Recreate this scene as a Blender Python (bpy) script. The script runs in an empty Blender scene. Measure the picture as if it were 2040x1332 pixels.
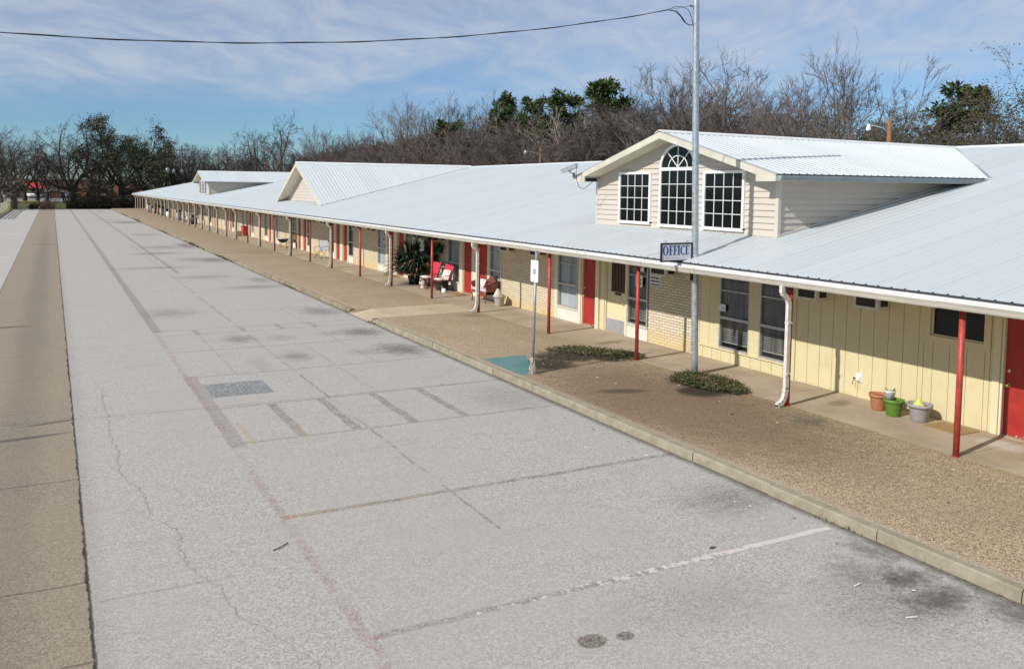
import bpy, math, random
from mathutils import Vector, Matrix
R = math.radians
sc = bpy.context.scene
col = sc.collection

# ------------------------------------------------------------------ camera
cam_d = bpy.data.cameras.new('camera')
cam = bpy.data.objects.new('camera', cam_d); col.objects.link(cam)
yaw, pitch, roll = 0.444165405, 0.0617139627, 0.0103549104
fw = Vector((math.sin(yaw)*math.cos(pitch), math.cos(yaw)*math.cos(pitch), -math.sin(pitch)))
rt = Vector((math.cos(yaw), -math.sin(yaw), 0)); up = rt.cross(fw)
r2 = rt*math.cos(roll) + up*math.sin(roll); u2 = -rt*math.sin(roll) + up*math.cos(roll)
cam.matrix_world = Matrix(((r2.x, u2.x, -fw.x, 0), (r2.y, u2.y, -fw.y, 0), (r2.z, u2.z, -fw.z, 4.14), (0, 0, 0, 1)))
cam_d.sensor_width = 36; cam_d.lens = 28.85
cam_d.shift_x = 0.0678; cam_d.shift_y = -0.0937
cam_d.clip_end = 5000
sc.camera = cam

# ------------------------------------------------------------------ light
SUN = Vector((-1.0, -0.2, 0.686)).normalized()
sd = bpy.data.lights.new('sun', 'SUN'); sd.energy = 4.0; sd.angle = R(0.55); sd.color = (1.0, 0.95, 0.88)
so = bpy.data.objects.new('sun', sd); col.objects.link(so)
so.rotation_euler = (-SUN).to_track_quat('-Z', 'Y').to_euler()
so.location = (-30, -10, 40)
world = bpy.data.worlds.new('World'); sc.world = world; world.use_nodes = True
wt = world.node_tree; wt.nodes.clear()

class G:
    def __init__(s, nt): s.nt = nt
    def n(s, t, attrs=None, **ins):
        nd = s.nt.nodes.new(t)
        for k, v in (attrs or {}).items(): setattr(nd, k, v)
        for k, v in ins.items():
            key = int(k[1:]) if (k[0] == 'i' and k[1:].isdigit()) else k.replace('_', ' ')
            s.set(nd.inputs[key], v)
        return nd
    def set(s, inp, v):
        if isinstance(v, bpy.types.NodeSocket): s.nt.links.new(v, inp)
        else:
            if inp.type == 'RGBA' and len(v) == 3: v = (*v, 1)
            inp.default_value = v
    def m(s, op, a, b=None, c=None, cl=False):
        nd = s.n('ShaderNodeMath', {'operation': op, 'use_clamp': cl}, i0=a)
        if b is not None: s.set(nd.inputs[1], b)
        if c is not None: s.set(nd.inputs[2], c)
        return nd.outputs[0]
    def v(s, op, a, b=None):
        nd = s.n('ShaderNodeVectorMath', {'operation': op}, i0=a)
        if b is not None: s.set(nd.inputs[1], b)
        return nd.outputs['Value'] if op in ('LENGTH', 'DOT_PRODUCT', 'DISTANCE') else nd.outputs[0]
    def noise(s, vec, scale, detail=3.0, rough=0.55, col=False, dim='3D'):
        nd = s.n('ShaderNodeTexNoise', {'noise_dimensions': dim}, Vector=vec, Scale=scale, Detail=detail, Roughness=rough)
        return nd.outputs['Color' if col else 0]
    def mr(s, x, a, b, c=0.0, d=1.0, smooth=True):
        nd = s.n('ShaderNodeMapRange', {'interpolation_type': 'SMOOTHSTEP' if smooth else 'LINEAR'}, Value=x)
        for i, q in enumerate((a, b, c, d)): s.set(nd.inputs[i+1], q)
        return nd.outputs[0]
    def mix(s, f, a, b, mode='MIX'):
        nd = s.n('ShaderNodeMix', {'data_type': 'RGBA', 'blend_type': mode})
        s.set(nd.inputs[0], f); s.set(nd.inputs[6], a); s.set(nd.inputs[7], b)
        return nd.outputs[2]
    def obj(s): return s.n('ShaderNodeTexCoord').outputs['Object']
    def sep(s, v): return s.n('ShaderNodeSeparateXYZ', Vector=v).outputs
    def comb(s, x, y, z=0.0): return s.n('ShaderNodeCombineXYZ', X=x, Y=y, Z=z).outputs[0]
    def mapv(s, v, loc=(0, 0, 0), rot=(0, 0, 0), scl=(1, 1, 1), t='POINT'):
        return s.n('ShaderNodeMapping', {'vector_type': t}, Vector=v, Location=loc, Rotation=rot, Scale=scl).outputs[0]
    def blob(s, v, cx, cy, rx, ry, ang=0.0, nz=None, lo=0.35, hi=1.15, amp=0.9):
        q = s.v('LENGTH', s.mapv(v, (cx, cy, 0), (0, 0, ang), (rx, ry, 1), 'TEXTURE'))
        if nz is not None: q = s.m('ADD', q, s.m('MULTIPLY', s.m('SUBTRACT', nz, 0.5), amp))
        return s.mr(q, lo, hi, 1.0, 0.0)

w = G(wt)
sky = w.n('ShaderNodeTexSky', {'sky_type': 'NISHITA', 'sun_disc': False, 'sun_elevation': math.asin(SUN.z),
          'sun_rotation': math.atan2(SUN.x, SUN.y), 'altitude': 100.0, 'air_density': 1.0, 'dust_density': 0.0, 'ozone_density': 1.0})
D = w.n('ShaderNodeTexCoord').outputs['Generated']
dx, dy, dz = w.sep(D)
h = w.m('ADD', w.m('MAXIMUM', dz, 0.0), 0.12)
P2 = w.comb(w.m('DIVIDE', dx, h), w.m('DIVIDE', dy, h))
P2r = w.mapv(P2, (0.3, 0.1, 0), (0, 0, R(-20)), (1.0, 0.55, 1))
warp = w.v('ADD', P2r, w.mapv(w.noise(P2r, 1.3, 3, .5, True), (-.3, -.3, 0), (0, 0, 0), (.6, .6, 0)))
big = w.mr(w.noise(warp, 0.55, 4, .55), 0.30, 0.56)
rip = w.mr(w.noise(w.mapv(warp, (0, 0, 0), (0, 0, R(35)), (1, 2.6, 1)), 3.4, 5, .6), 0.30, 0.72)
elev = w.mr(dz, 0.065, 0.125)                      # clear band low down, cloud deck above
cl = w.m('MULTIPLY', w.m('MULTIPLY', w.m('ADD', w.m('MULTIPLY', rip, 0.42), 0.58), big), elev, None, True)
cl = w.m('MAXIMUM', w.m('MULTIPLY', cl, 0.74), w.mr(dz, .26, .60, 0, 1.0))    # unseen bright cloud veil added overhead to whiten the fill light in shade
skyc = w.mix(1.0, sky.outputs[0], (0.50, 0.74, 1.06, 1), 'MULTIPLY')
mixed = w.mix(cl, skyc, (6.2, 6.7, 7.5, 1))
bg = w.n('ShaderNodeBackground', Color=mixed, Strength=0.085)
wo = w.n('ShaderNodeOutputWorld'); wt.links.new(bg.outputs[0], wo.inputs[0])
sc.view_settings.view_transform = 'Standard'; sc.view_settings.look = 'None'
sc.view_settings.exposure = 0.13; sc.view_settings.gamma = 1.0

# ------------------------------------------------------------------ materials
MATS = {}
def new_mat(name):
    m = bpy.data.materials.new(name); m.use_nodes = True; nt = m.node_tree; nt.nodes.clear()
    g = G(nt); MATS[name] = m
    out = g.n('ShaderNodeOutputMaterial')
    return m, g, out
def finish(g, out, color, rough=0.6, metal=0.0, bump=None, bs=0.3, bd=0.01, spec=0.5, **kw):
    p = g.n('ShaderNodeBsdfPrincipled', Base_Color=color, Roughness=rough, Metallic=metal)
    p.inputs['Specular IOR Level'].default_value = spec
    for k, v in kw.items(): g.set(p.inputs[k.replace('_', ' ')], v)
    if bump is not None:
        b = g.n('ShaderNodeBump', Strength=bs, Distance=bd, Height=bump)
        g.nt.links.new(b.outputs[0], p.inputs['Normal'])
    g.nt.links.new(p.outputs[0], out.inputs[0])
    return p
def mat(name, c, rough=0.6, metal=0.0, var=0.15, scale=6.0, c2=None, spec=0.4, bs=0.0, bscale=60.0, patch=None, rnd=0.0, stretch=None):
    """plain paint / metal / cloth with uneven tone; c2 = dirt colour, patch = amount of dirt"""
    m, g, out = new_mat(name); P = g.obj()
    if stretch: P = g.mapv(P, scl=stretch)
    nz = g.noise(P, scale, 4, .6)
    f = g.mr(nz, 0.3, 0.7)
    colr = g.mix(f, tuple(x*(1-var) for x in c), tuple(min(1, x*(1+var*0.6)) for x in c))
    if c2:
        f2 = g.mr(g.noise(P, scale*2.3, 6, .7), 0.62-(patch or .2)*.5, 0.72)
        colr = g.mix(g.m('MULTIPLY', f2, 0.8), colr, c2)
    if rnd:
        r = g.n('ShaderNodeObjectInfo').outputs['Random']
        colr = g.n('ShaderNodeHueSaturation', Value=g.mr(r, 0, 1, 1-rnd, 1+rnd, False), Color=colr).outputs[0]
    bump = g.noise(P, bscale, 3) if bs else None
    finish(g, out, colr, rough, metal, bump, bs, 0.01, spec)
    return m

# --- parking lot ------------------------------------------------------
def lot_mat(name, base, dark, lot):
    m, g, out = new_mat(name); P0 = g.obj()
    px, py, pz = g.sep(P0); P = g.comb(px, py)
    wob = g.v('ADD', P, g.mapv(g.noise(P, 2.2, 4, .6, True), (-.05, -.05, 0), (0, 0, 0), (.1, .1, 0)))
    wx, wy, _ = g.sep(wob)
    n_f = g.noise(P, 62, 2, .6); n_m = g.noise(P, 9, 5, .65); n_l = g.noise(P, .35, 6, .6); n_b = g.noise(P, 3.2, 6, .7)
    vor = g.n('ShaderNodeTexVoronoi', Vector=P, Scale=58.0).outputs['Color']
    vr = g.sep(vor)[0]
    t = g.m('ADD', g.m('MULTIPLY', vr, .45), g.m('MULTIPLY', n_f, .55))
    c = g.mix(g.mr(t, .22, .78), dark, base)
    c = g.mix(g.mr(t, .70, .86), c, tuple(min(1, x*1.16) for x in base))
    c = g.mix(g.m('MULTIPLY', g.mr(n_l, .34, .64), .50), c, (base[0]*.80, base[1]*.765, base[2]*.72))
    c = g.mix(g.m('MULTIPLY', g.mr(g.noise(P, .9, 6, .7), .45, .75), .42), c, (base[0]*.78, base[1]*.74, base[2]*.68))
    c = g.mix(g.m('MULTIPLY', g.mr(g.noise(g.mapv(P, scl=(1.1, .10, 1)), 1.0, 4, .6), .46, .70), .30), c, (base[0]*.76, base[1]*.74, base[2]*.72))
    c = g.mix(g.m('MULTIPLY', g.mr(n_m, .55, .75), .22), c, dark)
    c = g.mix(g.m('MULTIPLY', g.m('MULTIPLY', g.mr(g.noise(P, 130, 2), .66, .72), g.mr(n_b, .35, .6)), .5), c, tuple(x*.45 for x in base))
    streak = g.noise(g.mapv(P, scl=(.45, 2.2, 1)), 1.0, 5, .65)
    c = g.mix(g.m('MULTIPLY', g.mr(streak, .52, .74), .32), c, (base[0]*.62, base[1]*.58, base[2]*.55))
    wear = g.mr(g.noise(P, 5, 5, .7), .34, .62)
    fine = g.mr(g.m('ADD', g.m('MULTIPLY', n_f, .6), g.m('MULTIPLY', vr, .4)), .3, .62)
    def vline(x, y0, y1, hw, soft=.03):
        return g.m('MULTIPLY', g.mr(g.m('ABSOLUTE', g.m('SUBTRACT', wx, x)), hw, hw+soft, 1, 0), g.m('MULTIPLY', g.m('GREATER_THAN', wy, y0), g.m('LESS_THAN', wy, y1)))
    def hline(y, x0, x1, hw, soft=.03):
        return g.m('MULTIPLY', g.mr(g.m('ABSOLUTE', g.m('SUBTRACT', wy, y)), hw, hw+soft, 1, 0), g.m('MULTIPLY', g.m('GREATER_THAN', wx, x0), g.m('LESS_THAN', wx, x1)))
    def mx(a, b): return g.m('MAXIMUM', a, b)
    if lot == 1:
        # worn red stripe, old stall lines, hatched aisle
        red = g.m('MULTIPLY', g.m('MULTIPLY', vline(2.55, 6.2, 70, .035, .06), wear), g.mr(g.noise(P, .5, 2), .36, .6, .3, 1.0))
        red2 = vline(2.62, 12.9, 18.2, .10, .06)
        c = g.mix(g.m('MULTIPLY', g.m('MULTIPLY', red2, g.mr(g.noise(P, 24, 6, .8), .36, .60)), .62), c, (.20, .15, .13))
        c = g.mix(g.m('MULTIPLY', g.m('MULTIPLY', red, g.mr(g.noise(P, 30, 5, .8), .32, .62)), .62), c, (.25, .12, .13))
        far = g.m('MULTIPLY', vline(2.6, 24, 146, .09, .08), .45)
        far2 = g.m('MULTIPLY', vline(5.3, 40, 146, .07, .06), .5)
        c = g.mix(mx(far, far2), c, (.17, .15, .15))
        L = hline(9.88, 2.55, 8.75, .035)
        for y in (13.08, 15.33, 18.06, 20.95, 23.35, 24.18, 27.3):
            L = mx(L, g.m('MULTIPLY', hline(y, 2.6, 8.75, .022), .8))
        for x in (3.71, 4.67, 5.74, 6.75):
            L = mx(L, vline(x, 13.08, 15.33, .07))
        for x in (3.6, 4.9, 6.0, 7.0):
            L = mx(L, g.m('MULTIPLY', vline(x, 23.35, 24.18, .06), .8))
        yper = g.m('ABSOLUTE', g.m('SUBTRACT', g.m('FRACT', g.m('DIVIDE', g.m('SUBTRACT', wy, 30.4), 3.05)), .5))
        per = g.m('MULTIPLY', g.m('MULTIPLY', g.mr(yper, .475, .5), g.m('GREATER_THAN', wy, 31.5)), g.m('GREATER_THAN', wx, 2.7))
        L = mx(L, g.m('MULTIPLY', per, g.mr(n_b, .4, .6)))
        L = mx(L, g.m('MULTIPLY', vline(4.86, 8.5, 60, .014, .02), g.mr(g.noise(P, .8, 3), .38, .55)))
        for (x, a0, a1, k) in ((5.9, 15.33, 20.95, .5), (3.6, 17.9, 23.3, .4), (6.9, 18.06, 27.3, .45)): L = mx(L, g.m('MULTIPLY', vline(x, a0, a1, .012, .025), k))
        for (y, x0, x1, k) in ((6.1, .3, 2.5, .0), (8.6, .35, 1.7, .55), (17.1, .35, 2.4, .4), (22.4, .35, 2.5, .4), (28.9, 2.6, 8.7, .5), (34.0, .3, 8.7, .4)): L = mx(L, g.m('MULTIPLY', hline(y, x0, x1, .010, .025), k))
        L = mx(L, g.m('MULTIPLY', hline(6.87, 2.6, 8.6, .020, .05), .8))
        grit = g.mr(g.noise(P, 24, 6, .8), .36, .60)
        c = g.mix(g.m('MULTIPLY', g.m('MULTIPLY', g.m('MULTIPLY', L, grit), g.mr(n_b, .3, .62, .35, 1)), .78), c, (.10, .085, .07))
        ybits = g.m('MULTIPLY', g.m('MULTIPLY', hline(9.9, 2.6, 4.6, .03), wear), .5)
        ybits = mx(ybits, g.m('MULTIPLY', vline(2.86, 12.95, 14.3, .03), .55))
        ybits = mx(ybits, g.m('MULTIPLY', vline(3.75, 13.0, 14.0, .04), .3))
        c = g.mix(g.m('MULTIPLY', ybits, fine), c, (.42, .30, .12))
        # peeling thick paint on the nearest line
        pl = g.m('MULTIPLY', hline(6.875, 3.0, 8.62, .038, .012), g.mr(g.m('ADD', g.noise(P, 9, 5, .75), g.mr(px, 3.0, 8.2, -.13, .10, False)), .47, .51))
        c = g.mix(g.m('MULTIPLY', pl, .85), c, (.60, .54, .50))
        dots = g.blob(P, 2.6, 9.9, .09, .09, 0, n_b)
        dots = mx(dots, g.blob(P, 2.62, 6.86, .06, .05, 0, n_b))
        c = g.mix(g.m('MULTIPLY', g.m('MULTIPLY', dots, grit), .5), c, (.42, .15, .11))
        # tar patch
        tp = g.m('MULTIPLY', g.m('MULTIPLY', g.mr(wx, 2.72, 2.80), g.mr(wx, 3.96, 4.0, 1, 0)), g.m('MULTIPLY', g.mr(wy, 16.15, 16.2), g.mr(wy, 17.28, 17.33, 1, 0)))
        c = g.mix(g.m('MULTIPLY', tp, g.mr(t, .35, .72, .9, .15)), c, (.10, .12, .15))
        # oil and dirt
        S = None
        for (x, y, a, b, ang, k) in ((7.95, 22.0, .75, .8, .1, .95), (8.02, 19.25, .75, .95, .2, 1.0), (7.4, 22.1, .9, .5, 0, .45), (7.3, 19.3, .8, .5, .0, .4),
                (8.0, 26.2, .8, 1.1, .1, .7), (5.3, 19.4, .45, .6, 0, .7), (4.5, 22.2, .5, .7, 0, .7), (5.6, 22.0, .5, .5, 0, .35), (4.3, 18.8, .3, .9, 0, .25), (3.3, 27.6, 1.0, 1.2, 0, .45),
                (7.6, 33.5, 1.6, .8, 0, .55), (6.2, 38.0, 1.5, 1.0, 0, .5), (8.2, 36.0, .6, 1.2, 0, .6), (4.5, 43, 2.2, .9, 0, .45), (8.0, 46.5, 1.0, 2.0, 0, .9), (7.2, 47.0, 1.2, 1.6, 0, .55),
                (5.6, 52, 1.6, 1.2, 0, .6), (8.2, 58, .8, 3.0, 0, .9), (6.5, 57, 1.9, 2.0, 0, .5), (7.0, 72, 1.4, 2.5, 0, .4), (7.4, 96, 2.4, 4.0, 0, .75), (5.6, 103, 1.5, 2.0, 0, .4), (6.7, 136, .5, 2.5, 0, .9),
                (8.15, 8.1, .9, .6, 0, .6), (7.6, 5.3, 1.0, .7, 0, .45), (5.9, 6.1, 1.2, .5, 0, .25), (8.15, 13.9, 1.0, 1.2, 0, .35)):
            q = g.m('MULTIPLY', g.blob(P, x, y, a*1.1, b*1.1, ang, g.noise(g.mapv(P, scl=(1, 2.2, 1)), 3.0, 7, .75), .05, 1.15, 1.9), k)
            S = q if S is None else mx(S, q)
        c = g.mix(g.m('MULTIPLY', g.m('MULTIPLY', S, g.mr(g.noise(P, 15, 6, .8), .34, .62, .5, 1.0)), g.mr(t, .25, .8, 1.0, .62)), c, (.07, .055, .05))
        br = None
        for (x, y, a, b, k) in ((8.2, 5.6, .55, .45, .8), (8.15, 5.15, .8, .35, .8), (8.55, 4.6, .4, .6, .7), (8.5, 6.2, .35, .5, .6), (7.9, 5.9, .5, .6, .4)):
            q = g.m('MULTIPLY', g.blob(P, x, y, a, b, 0, g.noise(P, 6, 6, .75), .0, 1.0, 2.2), k)
            br = q if br is None else mx(br, q)
        c = g.mix(br, c, (.075, .062, .048))
        sp = None
        for (x, y, a, b) in ((4.42, 5.985, .17, .125), (4.745, 5.93, .105, .075)):
            q = g.blob(P, x, y, a, b, 0, n_b, .75, 1.05, .5)
            sp = q if sp is None else mx(sp, q)
        c = g.mix(g.m('MULTIPLY', sp, g.mr(t, .2, .75, .95, .5)), c, (.105, .078, .055))
        # dirt gathered along the kerb
        kd = g.m('MULTIPLY', g.mr(g.m('ADD', wx, g.m('MULTIPLY', n_m, .10)), 8.62, 8.82), .75)
        c = g.mix(kd, c, (.075, .062, .045))
        jd = g.m('MULTIPLY', g.mr(g.m('ABSOLUTE', g.m('SUBTRACT', g.m('ADD', px, g.m('MULTIPLY', n_m, .04)), .295)), .003, .017, 1, 0), .9)
        c = g.mix(jd, c, (.02, .017, .015))
        c = g.mix(g.m('MULTIPLY', g.mr(wx, .27, .55, 1, 0), .25), c, (.2, .17, .14))
    if lot == 2:
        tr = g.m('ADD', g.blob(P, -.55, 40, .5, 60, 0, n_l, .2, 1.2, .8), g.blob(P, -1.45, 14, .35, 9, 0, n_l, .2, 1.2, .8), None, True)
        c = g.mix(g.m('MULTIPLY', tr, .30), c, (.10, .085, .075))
        mk = mx(mx(g.blob(P, -.55, 14.75, 1.0, .10, .12, None, .5, 1.0), g.blob(P, -1.5, 26.5, 1.2, .22, .05, None, .4, 1.0)), g.blob(P, -.1, 15.55, .6, .07, .2, None, .4, 1.0))  # near streaks: shadow cast by something off frame, painted into the strip colour
        mk = mx(mk, g.m('MULTIPLY', g.blob(P, -.4, 62, 1.2, .5, .0, None, .4, 1.0), .8))
        c = g.mix(g.m('MULTIPLY', mk, .62), c, (.05, .045, .05))
        cr = mx(mx(hline(9.1, -1.8, .3, .006, .02), hline(12.4, -1.8, .3, .006, .02)), hline(7.5, -1.8, .3, .006, .02))
        c = g.mix(g.m('MULTIPLY', cr, .6), c, (.07, .06, .05))
        jd = g.m('MULTIPLY', g.mr(g.m('ADD', wx, g.m('MULTIPLY', n_m, .04)), .262, .285), .9)
        c = g.mix(jd, c, (.02, .017, .015))
    if lot == 3:
        jd = g.m('MULTIPLY', g.mr(wx, -1.90, -1.84), .8)
        c = g.mix(jd, c, (.04, .035, .03))
        wl = mx(hline(75.5, -6, -2.5, .12), g.m('MULTIPLY', hline(52, -6, -2.2, .15), .5))
        c = g.mix(wl, c, (.62, .62, .60))
        c = g.mix(mx(g.m('MULTIPLY', hline(93, -6, -2.3, .12), .5), g.m('MULTIPLY', vline(-4.6, 142, 146.5, .08), .8)), c, (.10, .09, .09))
        c = g.mix(g.m('MULTIPLY', vline(-3.9, 141, 146, .08), .8), c, (.10, .09, .09))
    bump = g.m('ADD', g.m('MULTIPLY', t, .7), g.m('MULTIPLY', n_m, .3))
    finish(g, out, c, .92, 0, bump, .55, .006, .25)
    return m
lot_mat('lot_concrete', (.48, .466, .446), (.268, .253, .235), 1)
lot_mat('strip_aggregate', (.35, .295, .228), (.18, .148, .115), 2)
lot_mat('lane_concrete', (.50, .488, .47), (.30, .285, .268), 3)

def apron_mat():
    m, g, out = new_mat('apron_aggregate'); P0 = g.obj(); px, py, pz = g.sep(P0); P = g.comb(px, py)
    v = g.n('ShaderNodeTexVoronoi', Vector=P, Scale=78.0); vr, vg, vb = g.sep(v.outputs['Color'])
    n_b = g.noise(P, 3, 6, .7); n_l = g.noise(P, .45, 4, .6); n_f = g.noise(P, 70, 2)
    c = g.mix(g.mr(vr, .05, .95, smooth=False), (.275, .205, .13), (.455, .355, .23))
    c = g.mix(g.mr(vg, .86, .9), c, (.62, .52, .38))
    c = g.mix(g.mr(vb, .84, .9), c, (.10, .075, .055))
    c = g.mix(g.m('MULTIPLY', g.mr(n_l, .35, .65), .35), c, (.27, .20, .135))
    # damp / worn darker sweep in the middle, dirty spot under the downspout
    dm = g.m('MAXIMUM', g.blob(P, 10.5, 12.0, 2.3, 4.9, .03, n_b, .35, 1.15, .8), g.m('MULTIPLY', g.blob(P, 10.9, 14.2, 1.6, 1.5, 0, n_b, .2, 1.2, .9), .75))
    c = g.mix(g.m('MULTIPLY', dm, .74), c, g.mix(g.mr(vr, 0, 1, 0, 1, False), (.100, .062, .038), (.205, .132, .080)))
    ds = g.m('MAXIMUM', g.blob(P, 11.85, 10.0, .5, .45, .5, n_b, .1, 1.1, 1.0), g.m('MULTIPLY', g.blob(P, 11.9, 22.7, .6, .5, 0, n_b, .1, 1.1, 1.0), .8))
    c = g.mix(g.m('MULTIPLY', ds, .55), c, (.09, .085, .07))
    el = g.blob(P, 10.2, 13.02, .66, .22, -.35, n_b, .45, 1.05, .5)
    c = g.mix(g.m('MULTIPLY', el, .75), c, (.075, .052, .04))
    soil = g.blob(P, 10.15, 15.75, .85, .70, .2, n_b, .5, 1.05, .7)
    for q in ((11.1, 16.25, 1.05, .70, -.1), (12.0, 16.0, .80, .85, 0), (12.15, 12.7, .70, .98, .15), (11.6, 12.35, .55, .5, 0)): soil = g.m('MAXIMUM', soil, g.blob(P, q[0], q[1], q[2], q[3], q[4], n_b, .5, 1.05, .7))
    soil = g.m('POWER', soil, .6)
    sc_ = g.mix(g.mr(g.noise(P, 22, 4, .75), .4, .72), (.018, .013, .011), (.075, .056, .043))
    c = g.mix(g.m('MULTIPLY', soil, .93), c, sc_)
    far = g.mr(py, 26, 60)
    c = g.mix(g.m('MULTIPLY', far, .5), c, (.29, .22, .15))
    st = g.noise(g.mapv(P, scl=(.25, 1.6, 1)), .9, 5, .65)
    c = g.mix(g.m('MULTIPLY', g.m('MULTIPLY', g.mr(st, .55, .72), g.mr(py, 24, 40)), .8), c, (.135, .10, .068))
    grn = g.m('MULTIPLY', g.mr(g.m('ADD', px, g.m('MULTIPLY', n_b, .25)), 12.2, 12.45), .3)
    c = g.mix(grn, c, (.30, .235, .11))
    c = g.mix(g.m('MULTIPLY', g.mr(g.m('ADD', px, g.m('MULTIPLY', n_b, .2)), 9.05, 9.25, 1, 0), .45), c, (.42, .37, .30))
    # washed-out teal paint by the sign post
    ax, ay = 9.02, 16.8
    e1 = g.m('SUBTRACT', g.m('SUBTRACT', 9.36, g.m('MULTIPLY', g.m('SUBTRACT', py, 15.0), -.50)), px)   # right of the sign line
    pn = g.m('MULTIPLY', g.m('SUBTRACT', n_b, .5), .22)
    inside = g.m('MULTIPLY', g.mr(g.m('ADD', e1, g.m('MULTIPLY', pn, .15)), 0, .02), g.m('MULTIPLY', g.mr(g.m('ADD', px, pn), 9.0, 9.14), g.mr(g.m('ADD', g.m('ADD', py, g.m('MULTIPLY', px, .0)), pn), 16.75, 16.95, 1, 0)))
    inside = g.m('MULTIPLY', inside, g.mr(g.m('ADD', py, pn), 14.98, 15.06))
    c = g.mix(g.m('MULTIPLY', inside, g.mr(vr, 0, 1, .97, .78)), c, (.085, .215, .225))
    bump = g.m('ADD', g.m('MULTIPLY', v.outputs['Distance'], -1.0), g.m('MULTIPLY', n_f, .3))
    finish(g, out, c, .9, 0, bump, .7, .008, .25)
apron_mat()

def conc(name, base, d, scale=1.0, joint=None):
    m, g, out = new_mat(name); P = g.obj(); px, py, pz = g.sep(P)
    a = g.noise(P, 1.1*scale, 6, .65); b = g.noise(P, 14, 5, .7); f = g.noise(P, 90, 2)
    c = g.mix(g.mr(a, .32, .68), d, base)
    c = g.mix(g.m('MULTIPLY', g.mr(b, .55, .75), .3), c, tuple(x*.62 for x in base))
    c = g.mix(g.m('MULTIPLY', f, .25), c, tuple(x*1.25 for x in base))
    if joint:
        fr = g.m('ABSOLUTE', g.m('SUBTRACT', g.m('FRACT', g.m('DIVIDE', g.m('SUBTRACT', py, joint[0]), joint[1])), .5))
        c = g.mix(g.m('MULTIPLY', g.mr(fr, .5-.010/joint[1], .5-.004/joint[1]), .75), c, (.09, .075, .055))
        n_b = g.noise(P, 3, 6, .7)
        s1 = g.m('MAXIMUM', g.blob(g.comb(px, py), 13.4, 10.6, .45, .22, .3, n_b, .3, 1.0, .9), g.blob(g.comb(px, py), 13.1, 17.3, .7, .25, .2, n_b, .3, 1.0, .9))
        c = g.mix(g.m('MULTIPLY', s1, .55), c, (.16, .115, .06))
        s2 = g.blob(g.comb(px, py), 13.6, 7.75, .35, .55, .0, n_b, .3, 1.0, 1.0)
        c = g.mix(g.m('MULTIPLY', s2, .55), c, (.62, .60, .56))
    finish(g, out, c, .9, 0, f, .25, .004, .25)
conc('sidewalk_concrete', (.425, .35, .26), (.315, .25, .175), 1.0, (7.7, 3.85))
conc('kerb_concrete', (.325, .29, .215), (.21, .18, .125), 3.0)
conc('kerb_worn', (.30, .25, .175), (.16, .13, .085), 1.5)
conc('walk_concrete', (.46, .385, .275), (.38, .31, .21), 1.0)
conc('footing_concrete', (.42, .39, .33), (.18, .15, .11), 6.0)

def soil_mat():
    m, g, out = new_mat('bed_soil'); P = g.obj()
    a = g.noise(P, 2.0, 5, .65); b = g.noise(P, 30, 4, .75)
    c = g.mix(g.mr(a, .35, .65), (.045, .034, .025), (.17, .12, .08))
    c = g.mix(g.mr(b, .5, .75), c, (.21, .16, .115))
    c = g.mix(g.mr(g.noise(P, 55, 2), .70, .74), c, (.5, .45, .38))
    finish(g, out, c, .95, 0, b, 1.0, .02, .2)
soil_mat()
def grass_mat():
    m, g, out = new_mat('grass'); P = g.obj()
    a = g.noise(P, .12, 5, .6); b = g.noise(P, 4, 5, .7)
    c = g.mix(g.mr(a, .35, .65), (.075, .105, .03), (.17, .15, .07))
    c = g.mix(g.mr(b, .45, .75), c, (.10, .13, .04))
    finish(g, out, c, .95, 0, b, .6, .05, .2)
grass_mat()
mat('road_asphalt', (.20, .195, .19), .9, 0, .2, 1.0)

# --- walls --------------------------------------------------------------
def brick_mat():
    m, g, out = new_mat('cream_brick'); P = g.obj(); px, py, pz = g.sep(P)
    v = g.comb(py, pz)
    b = g.n('ShaderNodeTexBrick', {'offset': .5}, Vector=v, Color1=(.66, .585, .445, 1), Color2=(.57, .485, .345, 1), Mortar=(.17, .12, .075, 1), Scale=1.0)
    for k, q in (('Mortar Size', .0065), ('Mortar Smooth', .25), ('Brick Width', .215), ('Row Height', .0705), ('Bias', -.1)): b.inputs[k].default_value = q
    n1 = g.noise(P, 9, 4, .6); n2 = g.noise(P, 1.3, 4, .6)
    c = g.mix(g.m('MULTIPLY', g.mr(n1, .4, .7), .25), b.outputs[0], (.60, .48, .31))
    ru = g.m('MULTIPLY', g.mr(g.m('ADD', pz, g.m('MULTIPLY', n2, .55)), .45, .95, 1, 0), .6)
    c = g.mix(g.m('MULTIPLY', ru, .75), c, (.60, .43, .13))
    br = g.m('MULTIPLY', g.mr(n2, .60, .72), .35)
    c = g.mix(br, c, (.36, .22, .10))
    finish(g, out, c, .85, 0, b.outputs['Fac'], -.6, .012, .25)
brick_mat()
def panel_mat(name, base, dirt):
    m, g, out = new_mat(name); P = g.obj(); px, py, pz = g.sep(P)
    gr = g.noise(g.mapv(P, scl=(6, 6, .6)), 3.5, 5, .7); b = g.noise(P, 2.2, 5, .6); f = g.noise(g.mapv(P, scl=(40, 40, 4)), 2, 3, .6)
    c = g.mix(g.m('MULTIPLY', g.mr(gr, .4, .75), .35), base, tuple(x*.80 for x in base))
    c = g.mix(g.m('MULTIPLY', g.mr(b, .55, .75), .3), c, dirt)
    ft = g.m('MULTIPLY', g.mr(g.m('ADD', pz, g.m('MULTIPLY', b, .25)), .22, .36, 1, 0), .5)
    c = g.mix(ft, c, dirt)
    finish(g, out, c, .75, 0, f, .35, .004, .3)
panel_mat('yellow_board', (.635, .553, .335), (.46, .37, .20))
panel_mat('yellow_trim', (.67, .60, .38), (.50, .42, .24))
panel_mat('cream_trim', (.68, .62, .45), (.52, .46, .33))
panel_mat('yellow_door_paint', (.67, .60, .38), (.62, .53, .32))
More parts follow.
